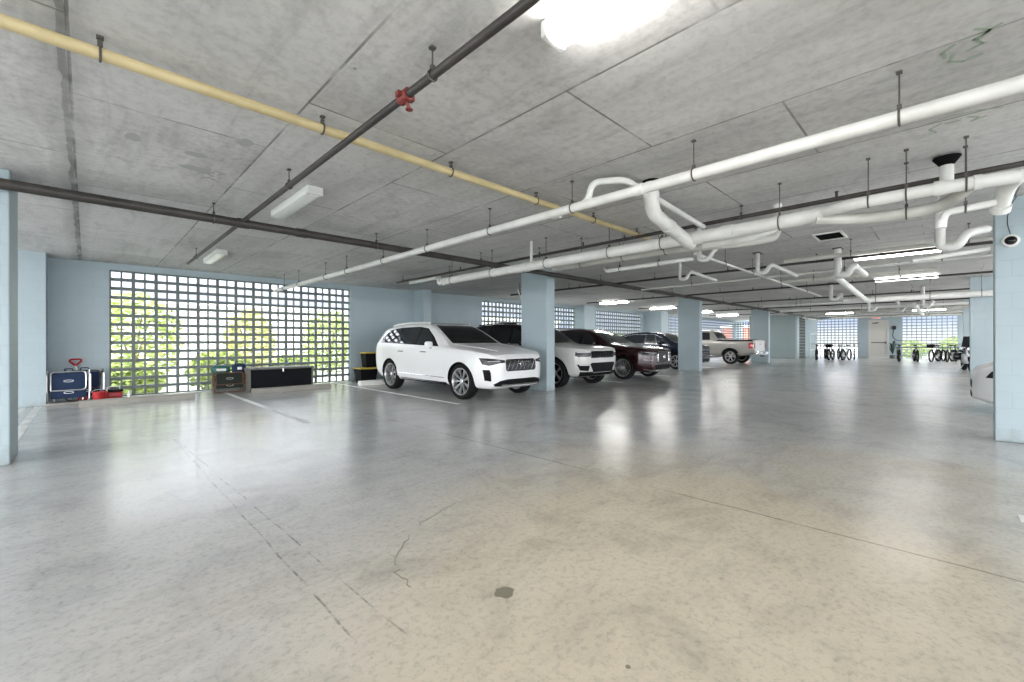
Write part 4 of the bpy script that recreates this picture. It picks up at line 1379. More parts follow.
for vw in ('left', 'right'):
    c.panel('side_window', vw, [(1.90, 1.12), (2.55, 1.13), (2.55, 1.53), (2.40, 1.51), (2.10, 1.34)], 'glass2', 0.008)
    c.panel('side_window', vw, [(2.63, 1.13), (3.40, 1.15), (3.40, 1.52), (2.63, 1.54)], 'glass2', 0.008)
    c.panel('side_window', vw, [(3.48, 1.15), (4.10, 1.17), (3.95, 1.44), (3.48, 1.51)], 'glass2', 0.008)
    c.strip('window_trim', vw, [(1.75, 1.10), (4.2, 1.16)], 'chrome', 0.010, off=0.004)
    c.strip('fender_trim', vw, [(1.42, 0.72), (1.30, 0.80)], 'chrome', 0.012, off=0.004)
    c.strip('sill_trim', vw, [(1.4, 0.34), (3.3, 0.35)], 'chrome', 0.012, off=0.004)
c.strip('roof_rail', 'top', [(0.60, 2.6), (0.62, 3.6), (0.58, 4.0)], 'chrome', 0.016, mirror=True, off=0.03)
c.panel('grille', 'front', rrect(-0.36, 0.36, 0.55, 0.90, 0.07), 'mesh', 0.016)
for k in range(12):
    x = -0.33 + 0.06 * k
    c.strip('grille_bar', 'front', [(x, 0.57), (x, 0.88)], 'clampm', 0.006, off=0.022)
c.strip('grille_surround', 'front', rrect(-0.37, 0.37, 0.54, 0.91, 0.07) + [(0.37, 0.8)], 'chrome', 0.008, off=0.016)
c.strip('badge', 'front', rrect(-0.045, 0.045, 0.66, 0.80, 0.01, 1) + [(0.045, 0.79)], 'chrome', 0.006, off=0.036)
c.panel('headlight', 'front', [(0.42, 0.80), (0.66, 0.76), (0.84, 0.80), (0.885, 0.91), (0.60, 0.88), (0.42, 0.88)], 'lampglass', 0.010, mirror=True)
c.strip('daytime_lamp', 'front', [(0.44, 0.865), (0.66, 0.87), (0.86, 0.895)], 'led', 0.006, mirror=True, off=0.012)
c.panel('lower_intake', 'front', mir([(0.44, 0.34), (0.52, 0.48)]), 'blackplastic', 0.008)
c.strip('fog_lamp', 'front', [(0.62, 0.63), (0.84, 0.655)], 'led', 0.008, mirror=True, off=0.006)
c.strip('bumper_trim', 'front', [(-0.80, 0.35), (-0.6, 0.31), (0, 0.30), (0.6, 0.31), (0.80, 0.35)], 'chrome', 0.014, off=0.008)
c.mirror_pair(1.95, 1.17, 0.88, 'pv_maroon')

# ---- navy car beyond the second column
L4 = 4.6
c = Car('crossover_car', 'dark navy crossover half hidden behind the second column', L4, 1.88,
        top=[(0, 0.88), (0.03, 0.96), (0.09, 1.02), (0.25, 1.07), (0.6, 1.12), (0.95, 1.17), (1.1, 1.21), (1.4, 1.42), (1.7, 1.57), (2.0, 1.64), (2.5, 1.665), (3.2, 1.63), (3.7, 1.52), (4.05, 1.35), (4.35, 1.14), (4.55, 1.02), (4.6, 0.85)],
        plan=SUV_PLAN(L4), belt=[(0, 0.98), (1.4, 1.05), (4.6, 1.12)], bot=[(0, 0.34), (0.2, 0.24), (4.2, 0.26), (4.6, 0.48)], tumble=0.38,
        paint='pv_navy', loc=(19.12, 7.45), wheels=(0.92, 3.70), R=0.36, arch=0.045)
c.make_wheels(7, twin=True)
doors(c, [(1.32, 2.35, 'front_door'), (2.37, 3.3, 'rear_door')], 0.38, lambda y: 1.0, 'pv_navy', 'chrome', 0.94)
c.panel('windshield', 'front', mir([(0.68, 1.22), (0.64, 1.36), (0.56, 1.56)]), 'glass2', 0.006)
for vw in ('left', 'right'):
    c.panel('side_window', vw, [(1.85, 1.12), (2.35, 1.12), (2.35, 1.53), (1.98, 1.50)], 'glass2', 0.008)
    c.panel('side_window', vw, [(1.38, 1.12), (1.78, 1.12), (1.92, 1.47), (1.78, 1.42)], 'glass2', 0.008)
    c.panel('side_window', vw, [(2.43, 1.12), (3.80, 1.14), (3.5, 1.42), (3.0, 1.51), (2.43, 1.53)], 'glass2', 0.008)
    c.strip('window_trim', vw, [(1.20, 1.09), (3.95, 1.12), (3.6, 1.43), (3.0, 1.54), (2.0, 1.54), (1.6, 1.38)], 'chrome', 0.010, off=0.004)
c.panel('grille', 'front', mir([(0.42, 0.56), (0.50, 0.74), (0.46, 0.80)]), 'gloss', 0.010)
for z in (0.60, 0.66, 0.72):
    c.strip('grille_bar', 'front', [(-0.45, z), (0.45, z)], 'chrome', 0.008, off=0.014)
c.panel('headlight', 'front', [(0.54, 0.76), (0.80, 0.72), (0.87, 0.84), (0.56, 0.83)], 'led', 0.010, mirror=True)
c.panel('lower_intake', 'front', mir([(0.60, 0.34), (0.66, 0.46)]), 'blackplastic', 0.008)
c.strip('bumper_trim', 'front', [(-0.74, 0.42), (-0.66, 0.52), (-0.55, 0.50)], 'led', 0.02, off=0.006)
c.strip('bumper_trim', 'front', [(-0.78, 0.33), (0, 0.29), (0.78, 0.33)], 'chrome', 0.022, off=0.006)
c.mirror_pair(1.66, 1.17, 0.86, 'pv_navy')

# ---- warm silver pickup, tail toward the lane (its nose points to +y)
L5 = 5.75
c = Car('pickup_truck', 'silver pickup truck backed in beyond the second column, tail toward the lane', L5, 2.02,
        top=[(0, 1.00), (0.03, 1.08), (0.09, 1.12), (0.3, 1.15), (0.9, 1.20), (1.5, 1.24), (1.65, 1.30), (2.0, 1.55), (2.3, 1.76), (2.6, 1.83), (3.3, 1.85), (3.55, 1.80), (3.75, 1.55), (3.86, 1.30), (3.95, 1.285), (5.4, 1.285), (5.66, 1.285), (5.72, 1.27), (5.75, 1.22)],
        plan=[(0, 0.70), (0.012, 0.76), (0.03, 0.80), (0.09, 0.86), (0.2, 0.93), (0.5, 0.98), (1.0, 1.0), (5.2, 1.0), (5.55, 0.985), (5.66, 0.965), (5.72, 0.95), (5.75, 0.93)],
        belt=[(0, 1.08), (1.5, 1.16), (3.7, 1.24), (5.75, 1.26)], bot=[(0, 0.5), (0.3, 0.42), (5.2, 0.46), (5.66, 0.60), (5.75, 0.62)], tumble=0.30,
        paint='pv_silver', loc=(25.22, 7.02 + 5.75), rz=PI, cat='truck', wheels=(1.02, 4.60), R=0.40, arch=0.075)
# mesh front lies at local y = 0; the object is turned half round so the tail faces the lane
c.make_wheels(6, rim_r=0.265)
for vw in ('left', 'right'):
    c.panel('side_window', vw, [(2.05, 1.27), (2.75, 1.28), (2.75, 1.72), (2.50, 1.70), (2.25, 1.54)], 'glass2', 0.008)
    c.panel('side_window', vw, [(2.85, 1.28), (3.56, 1.29), (3.48, 1.70), (2.85, 1.72)], 'glass2', 0.008)
    c.panel('front_door', vw, [(1.85, 0.56), (2.80, 0.56), (2.80, 1.2), (1.85, 1.18)], 'pv_silver', 0.005, step=0.12)
    c.panel('rear_door', vw, [(2.83, 0.56), (3.70, 0.56), (3.70, 1.2), (2.83, 1.2)], 'pv_silver', 0.005, step=0.12)
    c.panel('wheel_flare', vw, [(4.60 + 0.56 * math.cos(a), 0.39 + 0.56 * math.sin(a)) for a in [PI * k / 14 for k in range(15)]] + [(4.60 + 0.48 * math.cos(a), 0.39 + 0.48 * math.sin(a)) for a in [PI * (14 - k) / 14 for k in range(15)]], 'pv_silver', 0.035)
    c.panel('tail_light', vw, rrect(5.50, 5.70, 0.86, 1.12, 0.03, 2), 'redlens', 0.012)
    c.panel('bed_rail', vw, [(3.92, 1.215), (5.66, 1.215), (5.66, 1.265), (3.92, 1.265)], 'blackplastic', 0.014)
c.panel('windshield', 'front', mir([(0.74, 1.33), (0.70, 1.50), (0.62, 1.72)]), 'glass2', 0.006)
c.panel('rear_window', 'back', mir([(0.66, 1.36), (0.60, 1.70)]), 'glass2', 0.006)
c.panel('tonneau_cover', 'top', mir([(0.86, 3.95), (0.86, 5.62)]), 'blackplastic', 0.012)
c.panel('tailgate', 'back', mir([(0.80, 0.70), (0.80, 1.20)]), 'led', 0.010)
c.panel('tail_light', 'back', rrect(0.82, 0.93, 0.86, 1.12, 0.02, 2), 'redlens', 0.014, mirror=True)
bm = BM(); box(bm, -0.96, 0.96, L5 - 0.03, L5 + 0.16, 0.50, 0.68, bevel=0.03)
obj('rear_bumper', bm, 'chrome', c.t, True)
bm = BM(); tube(bm, [(0, L5 + 0.02, 0.44), (0, L5 + 0.2, 0.44)], 0.03, 10)
obj('tow_hitch', bm, 'blackplastic', c.t)
c.strip('tailgate_handle', 'back', [(-0.12, 1.06), (0.12, 1.06)], 'blackplastic', 0.016, off=0.01)
c.mirror_pair(1.95, 1.32, 0.93, 'pv_silver', size=(0.22, 0.12, 0.22))

# ---- white car behind the right column, nose toward the lane
L6 = 4.4
c = Car('hatchback_car', 'white car whose nose pokes out behind the right column', L6, 1.82,
        top=[(0, 0.62), (0.03, 0.71), (0.09, 0.78), (0.25, 0.86), (0.7, 0.95), (1.1, 1.0), (1.25, 1.02), (1.7, 1.27), (2.1, 1.43), (2.5, 1.50), (3.1, 1.49), (3.7, 1.40), (4.1, 1.20), (4.3, 1.0), (4.4, 0.8)],
        plan=SUV_PLAN(L6), belt=[(0, 0.84), (1.2, 0.93), (4.4, 1.02)], bot=[(0, 0.24), (0.2, 0.18), (4.0, 0.2), (4.4, 0.4)], tumble=0.38,
        paint='pv_white', loc=(11.4, -0.27), rz=PI, wheels=(0.86, 3.42), R=0.33, arch=0.045)
c.make_wheels(9)
doors(c, [(1.25, 2.35, 'front_door'), (2.37, 3.2, 'rear_door')], 0.32, lambda y: 0.90, 'pv_white', 'pv_white', 0.84)
c.panel('windshield', 'front', mir([(0.66, 1.05), (0.54, 1.40)]), 'glass2', 0.006)
for vw in ('left', 'right'):
    c.panel('side_window', vw, [(1.65, 0.98), (2.35, 0.99), (2.35, 1.36), (2.1, 1.33)], 'glass2', 0.008)
    c.panel('side_window', vw, [(2.42, 0.99), (3.4, 1.02), (3.1, 1.33), (2.42, 1.36)], 'glass2', 0.008)
c.panel('grille', 'front', mir([(0.28, 0.42), (0.32, 0.54)]), 'blackplastic', 0.008)
c.panel('headlight', 'front', [(0.72, 0.62), (0.78, 0.62), (0.85, 0.76), (0.76, 0.73)], 'lampglass', 0.010, mirror=True)
c.panel('lower_intake', 'front', mir([(0.34, 0.26), (0.36, 0.33)]), 'blackplastic', 0.008)
c.mirror_pair(1.55, 1.02, 0.85, 'pv_white')

# ================================================================ THINGS ALONG THE LEFT WALL
def wheel_stop(x0, x1, y, lb, mat='kerb'):
    t = (x1 - x0) / 2
    bm = BM()
    pr = [(-0.09, 0), (-0.075, 0.10), (-0.05, 0.125), (0.05, 0.125), (0.075, 0.10), (0.09, 0)]
    a = [bm.verts.new((-t, p, q)) for p, q in pr]
    b = [bm.verts.new((t, p, q)) for p, q in pr]
    bm.faces.new(a); bm.faces.new(b)
    for i in range(6):
        j = (i + 1) % 6
        bm.faces.new((a[i], a[j], b[j], b[i]))
    return tag(obj('wheel_stop', bm, mat, loc=((x0 + x1) / 2, y, 0.0)), lb, 'wheel stop')
wheel_stop(-0.1, 1.70, 11.68, 'concrete wheel stop in the first bay, in front of the red items')
wheel_stop(2.82, 4.66, 11.68, 'concrete wheel stop in front of the black storage box')
wheel_stop(5.50, 7.35, 11.75, 'pale wheel stop behind the white SUV', 'white')
bm = BM(); box(bm, -0.56, 0.4, 12.28, 12.4, 0.0, 0.045, bevel=0.01)
tag(obj('floor_batten', bm, 'kerb'), 'low grey batten on the floor before the blue folded chairs', 'batten')

# black storage box
t = thing('storage_box', 'long black storage box with grey lid and corners by the pierced screen', 'box', (3.60, 12.35, 0))
bm = BM(); box(bm, -0.72, 0.73, -0.29, 0.28, 0.03, 0.545, bevel=0.01)
obj('box_body', bm, 'boxblack', t)
bm = BM(); box(bm, -0.77, 0.77, -0.33, 0.33, 0.545, 0.59, bevel=0.012)
obj('lid', bm, 'greyplastic', t)
for xx in (-0.74, 0.74):
    bm = BM(); box(bm, xx - 0.022, xx + 0.022, -0.30, 0.30, 0.0, 0.54, bevel=0.008)
    obj('corner_post', bm, 'greyplastic', t)
bm = BM(); box(bm, -0.012, 0.012, -0.345, -0.33, 0.48, 0.57)
obj('latch', bm, 'alu', t)

def folded_chair(x, y, rz, fabric, lb, w=0.58, h=0.66, frame='alu', lean=0.12, arm='alu'):
    t = thing('folding_chair', lb, 'chair', (x, y, 0), rz)
    a = w / 2
    def P(px, pz, off=0.0):
        return (px, off + pz * lean, pz + 0.012)
    bm = BM()
    tube(bm, fillet([P(-a, h, 0.03), P(-a, 0.012, 0.0), P(a, 0.012, 0.0), P(a, h, 0.03)], 0.09), 0.012, 8)
    obj('seat_frame', bm, frame, t, True)
    bm = BM()
    tube(bm, fillet([P(-a + 0.05, h * 0.4, -0.05), P(-a + 0.05, h * 0.96, -0.05), P(a - 0.05, h * 0.96, -0.05), P(a - 0.05, h * 0.4, -0.05), P(-a + 0.051, h * 0.4, -0.05)], 0.07), 0.012, 8)
    obj('back_frame', bm, frame, t, True)
    for s in (-1, 1):
        bm = BM()
        tube(bm, [P(s * (a - 0.10), 0.05, 0.04), P(s * (a - 0.02), h * 0.93, 0.06)], 0.010, 8)
        obj('leg', bm, frame, t, True)
        bm = BM()
        box(bm, s * (a + 0.01) - 0.018, s * (a + 0.01) + 0.018, 0.0, 0.05, h * 0.35, h * 0.9, bevel=0.008)
        obj('armrest', bm, arm, t)
    for (z0, z1, o, nm) in ((0.10, h * 0.50, 0.015, 'seat'), (h * 0.44, h * 0.92, -0.02, 'backrest')):
        bm = BM()
        n = 8
        g0 = [[bm.verts.new(P(-a + 0.05 + (w - 0.10) * i / n, z0 + (z1 - z0) * j / 6, o - 0.03 * math.sin(PI * i / n) * math.sin(PI * j / 6))) for j in range(7)] for i in range(n + 1)]
        g1 = [[bm.verts.new(v.co + Vector((0, 0.02, 0))) for v in col] for col in g0]
        for i in range(n):
            for j in range(6):
                bm.faces.new((g0[i][j], g0[i + 1][j], g0[i + 1][j + 1], g0[i][j + 1]))
                bm.faces.new((g1[i][j], g1[i][j + 1], g1[i + 1][j + 1], g1[i + 1][j]))
        for i in range(n):
            bm.faces.new((g0[i][0], g1[i][0], g1[i + 1][0], g0[i + 1][0])); bm.faces.new((g0[i][6], g0[i + 1][6], g1[i + 1][6], g1[i][6]))
        for j in range(6):
            bm.faces.new((g0[0][j], g0[0][j + 1], g1[0][j + 1], g1[0][j])); bm.faces.new((g0[n][j], g1[n][j], g1[n][j + 1], g0[n][j + 1]))
        pf = obj(nm, bm, fabric, t, True)
        bm = BM()
        for k in range(1):
            zc = (z0 + z1) / 2
            ring = [P(0.07 * math.cos(q), zc + 0.02 * math.sin(q), o - 0.036) for q in [2 * PI * i / 16 for i in range(16)]]
            tube(bm, ring, 0.004, 5, closed=True)
        obj('printed_badge', bm, 'alu', pf, label='pale oval emblem on the cloth')
    bm = BM()
    for s in (-1, 1):
        pass
    tube(bm, fillet([P(-0.06, h * 0.98, -0.03), P(-0.06, h * 1.05, -0.03), P(0.06, h * 1.05, -0.03), P(0.06, h * 0.98, -0.03)], 0.02), 0.010, 6)
    obj('carry_strap', bm, fabric, t, True)
    return t
folded_chair(-0.25, 12.50, 0.0, 'navy', 'navy folded beach chair with white tubular frame, front one against the wall', 0.60, 0.66)
folded_chair(-0.02, 12.76, 0.0, 'navy', 'second navy folded beach chair, behind and right of the front one', 0.56, 0.66, 'clampm')

# toy shovel with red handle, leaning behind the chairs
t = thing('beach_shovel', 'small shovel with a red D handle standing behind the blue chairs', 'shovel', (-0.10, 12.97, 0))
bm = BM(); tube(bm, [(0.06, -0.02, 0.20), (-0.06, 0.03, 0.76)], 0.014, 8)
obj('shaft', bm, 'white', t, True)
bm = BM(); tube(bm, fillet([(-0.06, 0.03, 0.75), (-0.15, 0.035, 0.84), (-0.13, 0.04, 0.88), (0.02, 0.04, 0.88), (0.03, 0.035, 0.84), (-0.06, 0.03, 0.75)], 0.03, 3), 0.018, 8)
obj('handle', bm, 'redp', t, True)
bm = BM(); box(bm, -0.03, 0.15, -0.035, -0.02, 0.0, 0.24, bevel=0.006)
obj('blade', bm, 'redp', t)
# small red things beyond the chairs
t = thing('toy_bucket', 'red bucket behind the first wheel stop, right of the blue chairs', 'bucket', (0.20, 12.35, 0))
bm = BM(); lathe(bm, [(0, 0), (0.09, 0), (0.115, 0.20), (0.125, 0.205), (0.125, 0.22), (0.108, 0.22), (0.085, 0.012), (0, 0.012)], (0, 0, 1), (0, 0, 0), 24)
obj('pail', bm, 'redp', t, True)
bm = BM(); tube(bm, [(0.12 * math.cos(a), -0.02, 0.21 + 0.06 * math.sin(a)) for a in [PI * k / 10 for k in range(11)]], 0.005, 6)
obj('handle', bm, 'white', t, True)
t = thing('cooler_box', 'small red and black cooler behind the first wheel stop', 'cooler', (0.42, 12.60, 0))
bm = BM(); box(bm, -0.14, 0.14, -0.10, 0.10, 0.0, 0.18, bevel=0.02)
obj('cooler_body', bm, 'redp', t, True)
bm = BM(); box(bm, -0.15, 0.15, -0.11, 0.11, 0.18, 0.23, bevel=0.015)
obj('lid', bm, 'blackplastic', t, True)
bm = BM(); tube(bm, fillet([(-0.1, 0, 0.23), (-0.1, 0, 0.29), (0.1, 0, 0.29), (0.1, 0, 0.23)], 0.03), 0.008, 6)
obj('handle', bm, 'white', t, True)
bm = BM(); lathe(bm, [(0, 0), (0.035, 0), (0.035, 0.13), (0.014, 0.17), (0.014, 0.20), (0, 0.20)], (0, 0, 1), (0, 0, 0), 14)
tag(obj('bottle', bm, 'white', smooth=True, loc=(0.66, 12.4, 0)), 'small white bottle at the left foot of the pierced screen', 'bottle')

# green canvas folded chair with wooden arms and bags on it
t = folded_chair(2.50, 12.32, 0.0, 'green', 'dark green folded beach chair with wooden arms, left of the black box', 0.66, 0.50, 'wood', 0.20, 'wood')
def bag(x, y, z, sx, sy, sz, mat, lb, logo):
    t = thing('tote_bag', lb, 'bag', (x, y, z))
    bm = BM()
    bmesh.ops.create_icosphere(bm, subdivisions=3, radius=1)
    for v in bm.verts:
        f = lambda a: math.copysign(abs(a) ** 0.55, a)
        v.co = Vector((f(v.co.x) * sx, f(v.co.y) * sy, (f(v.co.z) + 1) * sz))
    obj('pouch', bm, mat, t, True)
    bm = BM(); tube(bm, [(sx * 0.6 * math.cos(a), -sy * 0.3, sz * 1.8 + sz * 0.7 * math.sin(a)) for a in [PI * k / 10 for k in range(11)]], 0.008, 6)
    obj('strap', bm, 'blackplastic', t, True)
    bm = BM(); box(bm, -logo, logo, -sy - 0.006, -sy + 0.01, sz * 0.8, sz * 1.35, bevel=0.01)
    obj('patch', bm, 'white', t, label='white printed patch')
bag(2.36, 12.60, 0.44, 0.20, 0.07, 0.11, 'teal', 'teal bag with white print resting on the green folded chair', 0.10)
bag(2.74, 12.56, 0.44, 0.15, 0.07, 0.13, 'navy', 'navy bag with white emblem beside the teal bag', 0.05)
bm = BM(); box(bm, 2.18, 2.86, 12.5, 12.72, 0.0, 0.43, bevel=0.02)
tag(obj('plastic_crate', bm, 'greyplastic'), 'grey crate behind the green folded chair, under the bags', 'crate')

# lidded bins behind the SUV
def tote_bin(x, y, z, lb, w=0.22):
    t = thing('lidded_bin', lb, 'bin', (x, y, z))
    bm = BM()
    lo = [bm.verts.new((sx * w * 0.8, sy * w * 0.7, 0)) for sx, sy in ((-1, -1), (1, -1), (1, 1), (-1, 1))]
    hi = [bm.verts.new((sx * w, sy * w * 0.9, 0.42)) for sx, sy in ((-1, -1), (1, -1), (1, 1), (-1, 1))]
    bm.faces.new(lo); bm.faces.new(hi)
    for i in range(4):
        bm.faces.new((lo[i], lo[(i + 1) % 4], hi[(i + 1) % 4], hi[i]))
    obj('tub', bm, 'blackplastic', t)
    bm = BM(); box(bm, -w - 0.02, w + 0.02, -w * 0.95, w * 0.95, 0.42, 0.46, bevel=0.012)
    obj('lid', bm, 'binyellow', t)
tote_bin(6.02, 12.40, 0, 'black bin with yellow lid behind the white SUV, lower one', 0.27)
tote_bin(6.16, 12.46, 0.46, 'smaller black bin with yellow lid stacked on the lower bin', 0.2)

# ================================================================ BICYCLES AND MOTORBIKE
def bicycle(x, y, rz, mat, lb, basket=False):
    t = thing('bicycle', lb, 'bicycle', (x, y, 0), rz, 'bicycles parked by the far windows')
    R = 0.34
    A, B = Vector((0, -0.52, R)), Vector((0, 0.52, R))     # front hub, rear hub
    for c_ in (A, B):
        bm = BM()
        tube(bm, [c_ + Vector((0, R * 0.95 * math.cos(a), R * 0.95 * math.sin(a))) for a in [2 * PI * k / 28 for k in range(28)]], 0.042, 8, closed=True)
        w = obj('wheel', bm, 'rubber', t, True)
        bm = BM()
        for k in range(12):
            a = 2 * PI * k / 12
            tube(bm, [c_, c_ + Vector((0, R * 0.92 * math.cos(a), R * 0.92 * math.sin(a)))], 0.003, 4)
        lathe(bm, [(0, -0.03), (0.025, -0.03), (0.025, 0.03), (0, 0.03)], (1, 0, 0), c_, 10)
        obj('spokes', bm, 'steel', w)
    bb, seat, head, fork = Vector((0, 0.08, 0.28)), Vector((0, 0.26, 0.80)), Vector((0, -0.34, 0.92)), Vector((0, -0.38, 0.74))
    bm = BM()
    for a, b, r in ((bb, seat, 0.017), (bb, fork, 0.02), (fork, head, 0.02), (seat * 0.85 + bb * 0.15, head * 0.7 + fork * 0.3, 0.017), (bb, B, 0.012), (seat * 0.8 + bb * 0.2, B, 0.010), (fork, A, 0.015)):
        tube(bm, [a, b], r, 8)
    obj('frame', bm, mat, t, True)
    bm = BM(); tube(bm, fillet([(-0.30, -0.22, 1.04), (-0.2, -0.34, 1.02), (0.2, -0.34, 1.02), (0.30, -0.22, 1.04)], 0.06), 0.014, 8); tube(bm, [head, (0, -0.34, 1.02)], 0.014, 8)
    obj('handlebar', bm, 'camo', t, True)
    bm = BM(); box(bm, -0.075, 0.075, 0.16, 0.42, 0.91, 0.97, bevel=0.025); tube(bm, [seat, (0, 0.29, 0.93)], 0.014, 8)
    obj('saddle', bm, 'blackplastic', t, True)
    bm = BM(); lathe(bm, [(0.0, 0.03), (0.09, 0.03), (0.09, 0.036), (0.0, 0.036)], (1, 0, 0), bb, 16)
    tube(bm, [bb + Vector((0.05, 0, 0)), bb + Vector((0.06, 0.12, -0.12))], 0.010, 6); tube(bm, [bb + Vector((-0.05, 0, 0)), bb + Vector((-0.06, -0.12, 0.12))], 0.010, 6)
    box(bm, 0.06, 0.16, 0.09, 0.16, 0.14, 0.165); box(bm, -0.16, -0.06, -0.08, -0.01, 0.39, 0.415)
    obj('crank', bm, 'steel', t, True)
    if basket:
        bm = BM(); box(bm, -0.16, 0.16, -0.68, -0.42, 0.80, 1.0, bevel=0.02)
        obj('basket', bm, 'blackplastic', t)
    return t
for x, y, rz, mt, bk, lb in (
        (33.6, 6.05, -1.45, 'camo', False, 'leftmost bicycle before the left grid window'),
        (35.2, 5.80, -1.30, 'camo', False, 'second bicycle from the left before the left grid window'),
        (33.9, 5.35, -1.60, 'camo', True, 'bicycle with a front basket in the middle of the left group'),
        (35.5, 5.10, -1.25, 'camo', False, 'bicycle just right of the basket bicycle, left group'),
        (34.3, 4.62, -1.75, 'bikegreen', False, 'second bicycle from the right in the left group'),
        (35.9, 4.42, -1.45, 'camo', False, 'rightmost bicycle of the left group'),
        (34.3, 2.12, -1.55, 'camo', False, 'bicycle just right of the exit door'),
        (34.8, 1.42, -1.40, 'camo', False, 'lone bicycle before the left half of the right grid window'),
        (35.3, 0.62, -1.85, 'camo', True, 'bicycle with basket in the right hand group'),
        (36.6, 0.42, -1.30, 'bikegreen', False, 'dark green bicycle in the right hand group'),
        (35.4, 0.02, -1.75, 'camo', False, 'bicycle second from the right, before the right window'),
        (36.7, -0.20, -1.50, 'camo', False, 'rightmost bicycle before the right grid window')):
    bicycle(x, y, rz, mt, lb, bk)
# bicycle racks
for (y0, y1, x, lb) in ((-0.4, 2.5, 37.9, 'dark rail bicycle rack in front of the right grid window'),):
    t = thing('bicycle_rack', lb, 'rack', (x, (y0 + y1) / 2, 0))
    w = (y1 - y0) / 2
    bm = BM(); tube(bm, [(0, -w, 0.78), (0, w, 0.78)], 0.025, 8)
    obj('rail', bm, 'camo', t, True)
    for s in (-1, 1):
        bm = BM(); tube(bm, [(0, s * w * 0.96, 0), (0, s * w * 0.96, 0.78)], 0.025, 8)
        obj('leg', bm, 'camo', t, True)
# railing beside the left window
t = thing('handrail', 'white rail frame left of the left grid window', 'railing', (38.6, 7.15, 0))
for z in (0.55, 1.72):
    bm = BM(); tube(bm, [(-1.1, 0, z), (1.0, 0, z)], 0.03, 8)
    obj('rail', bm, 'white', t, True)
bm = BM(); tube(bm, [(-1.1, 0, 1.1), (1.0, -0.02, 0.75)], 0.03, 8)
obj('brace', bm, 'white', t, True)
for xx in (-1.05, 0.95):
    bm = BM(); tube(bm, [(xx, 0, 0), (xx, 0, 1.9)], 0.03, 8)
    obj('post', bm, 'white', t, True)
# wall hose reel with green spray bottles by the door
t = thing('hose_hanger', 'dark hose looped on the wall right of the far door', 'hose', (39.95, 2.72, 0))
bm = BM(); tube(bm, fillet([(0, 0, 2.1), (-0.02, 0.1, 1.5), (-0.02, -0.1, 1.25), (-0.02, -0.45, 1.2)], 0.2), 0.02, 8)
obj('hose', bm, 'camo', t, True)
bm = BM(); box(bm, -0.06, 0.04, -0.1, 0.1, 2.0, 2.25, bevel=0.01)
obj('bracket', bm, 'camo', t)
t = thing('potted_plant', 'small leafy plant standing at the wall right of the far door', 'plant', (39.2, 2.75, 0))
bm = BM(); lathe(bm, [(0, 0), (0.12, 0), (0.16, 0.25), (0.14, 0.25), (0, 0.22)], (0, 0, 1), (0, 0, 0), 16)
obj('pot', bm, 'greyplastic', t, True)
bm = BM()
for k in range(14):
    a, e = k * 2.4, 0.5 + 0.06 * k
    d = Vector((math.cos(a), math.sin(a), 0))
    q = [Vector((0, 0, 0.25)), d * 0.16 + Vector((0, 0, 0.25 + e * 0.7)), d * 0.34 + Vector((0, 0, 0.25 + e * 0.8))]
    s = Vector((-d.y, d.x, 0)) * 0.06
    v = [bm.verts.new(q[0]), bm.verts.new(q[1] + s), bm.verts.new(q[2]), bm.verts.new(q[1] - s)]
    bm.faces.new(v)
obj('foliage', bm, 'bikegreen', t)

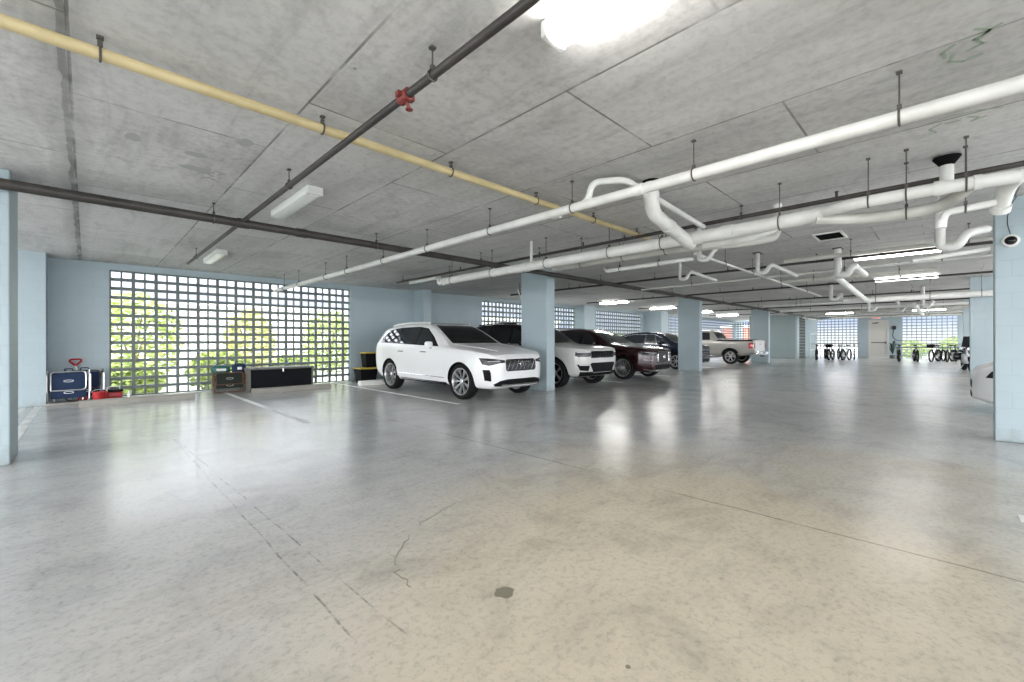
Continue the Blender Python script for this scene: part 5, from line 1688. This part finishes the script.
def motorbike(x, y, rz, lb):
    t = thing('motorcycle', lb, 'motorcycle', (x, y, 0), rz)
    for yy, r in ((-0.78, 0.32), (0.72, 0.31)):
        bm = BM(); lathe(bm, [(r * 0.68, -0.05), (r * 0.9, -0.07), (r, -0.03), (r, 0.03), (r * 0.9, 0.07), (r * 0.68, 0.05)], (1, 0, 0), (0, yy, r), 32, closed=True)
        w = obj('wheel', bm, 'rubber', t, True)
        bm = BM()
        for k in range(7):
            a = 2 * PI * k / 7
            tube(bm, [(0, yy, r), (0, yy + r * 0.7 * math.cos(a), r + r * 0.7 * math.sin(a))], 0.018, 6)
        obj('rim', bm, 'alloy', w, True)
    bm = BM()
    for sx in (-0.1, 0.1):
        tube(bm, [(sx, -0.78, 0.32), (sx, -0.50, 0.95)], 0.028, 8)
    obj('fork', bm, 'chrome', t, True)
    bm = BM()
    bmesh.ops.create_icosphere(bm, subdivisions=3, radius=1)
    for v in bm.verts:
        v.co = Vector((v.co.x * 0.17, -0.10 + v.co.y * 0.34, 0.86 + v.co.z * 0.14))
    obj('fuel_tank', bm, 'pv_maroon', t, True)
    bm = BM(); box(bm, -0.16, 0.16, -0.25, 0.25, 0.30, 0.70, bevel=0.05)
    obj('engine', bm, 'steel', t, True)
    bm = BM(); box(bm, -0.15, 0.15, 0.15, 0.85, 0.74, 0.86, bevel=0.05)
    obj('seat', bm, 'blackplastic', t, True)
    bm = BM(); box(bm, -0.34, 0.34, 0.52, 0.95, 0.42, 0.72, bevel=0.06)
    obj('pannier', bm, 'gloss', t, True)
    bm = BM(); tube(bm, fillet([(-0.38, -0.25, 1.06), (-0.3, -0.45, 1.02), (0.3, -0.45, 1.02), (0.38, -0.25, 1.06)], 0.08), 0.016, 8)
    obj('handlebar', bm, 'chrome', t, True)
    bm = BM()
    vs = [[bm.verts.new((0.26 * u * (1 - 0.35 * v), -0.66 + 0.22 * v + 0.08 * u * u, 0.98 + 0.42 * v)) for u in (-1, -0.5, 0, 0.5, 1)] for v in (0, 0.5, 1)]
    wv = [[bm.verts.new(v.co + Vector((0, 0.008, 0))) for v in r] for r in vs]
    for i in range(2):
        for j in range(4):
            bm.faces.new((vs[i][j], vs[i][j + 1], vs[i + 1][j + 1], vs[i + 1][j]))
            bm.faces.new((wv[i][j], wv[i + 1][j], wv[i + 1][j + 1], wv[i][j + 1]))
    obj('windscreen', bm, 'lampglass', t, True)
    bm = BM(); lathe(bm, [(0, 0), (0.10, 0.02), (0.10, 0.10), (0, 0.16)], (0, 1, 0), (0, -0.74, 0.90), 18)
    obj('headlamp', bm, 'chrome', t, True)
    bm = BM(); tube(bm, [(0.18, -0.2, 0.30), (0.2, 0.9, 0.34)], 0.045, 10)
    obj('exhaust', bm, 'chrome', t, True)
    bm = BM(); tube(bm, [(-0.1, 0.0, 0.3), (-0.25, 0.05, 0.01)], 0.012, 6)
    obj('kickstand', bm, 'steel', t, True)
    return t
motorbike(25.4, -0.50, -PI / 2 + 0.12, 'dark red motorcycle with windscreen, beyond the second right column')
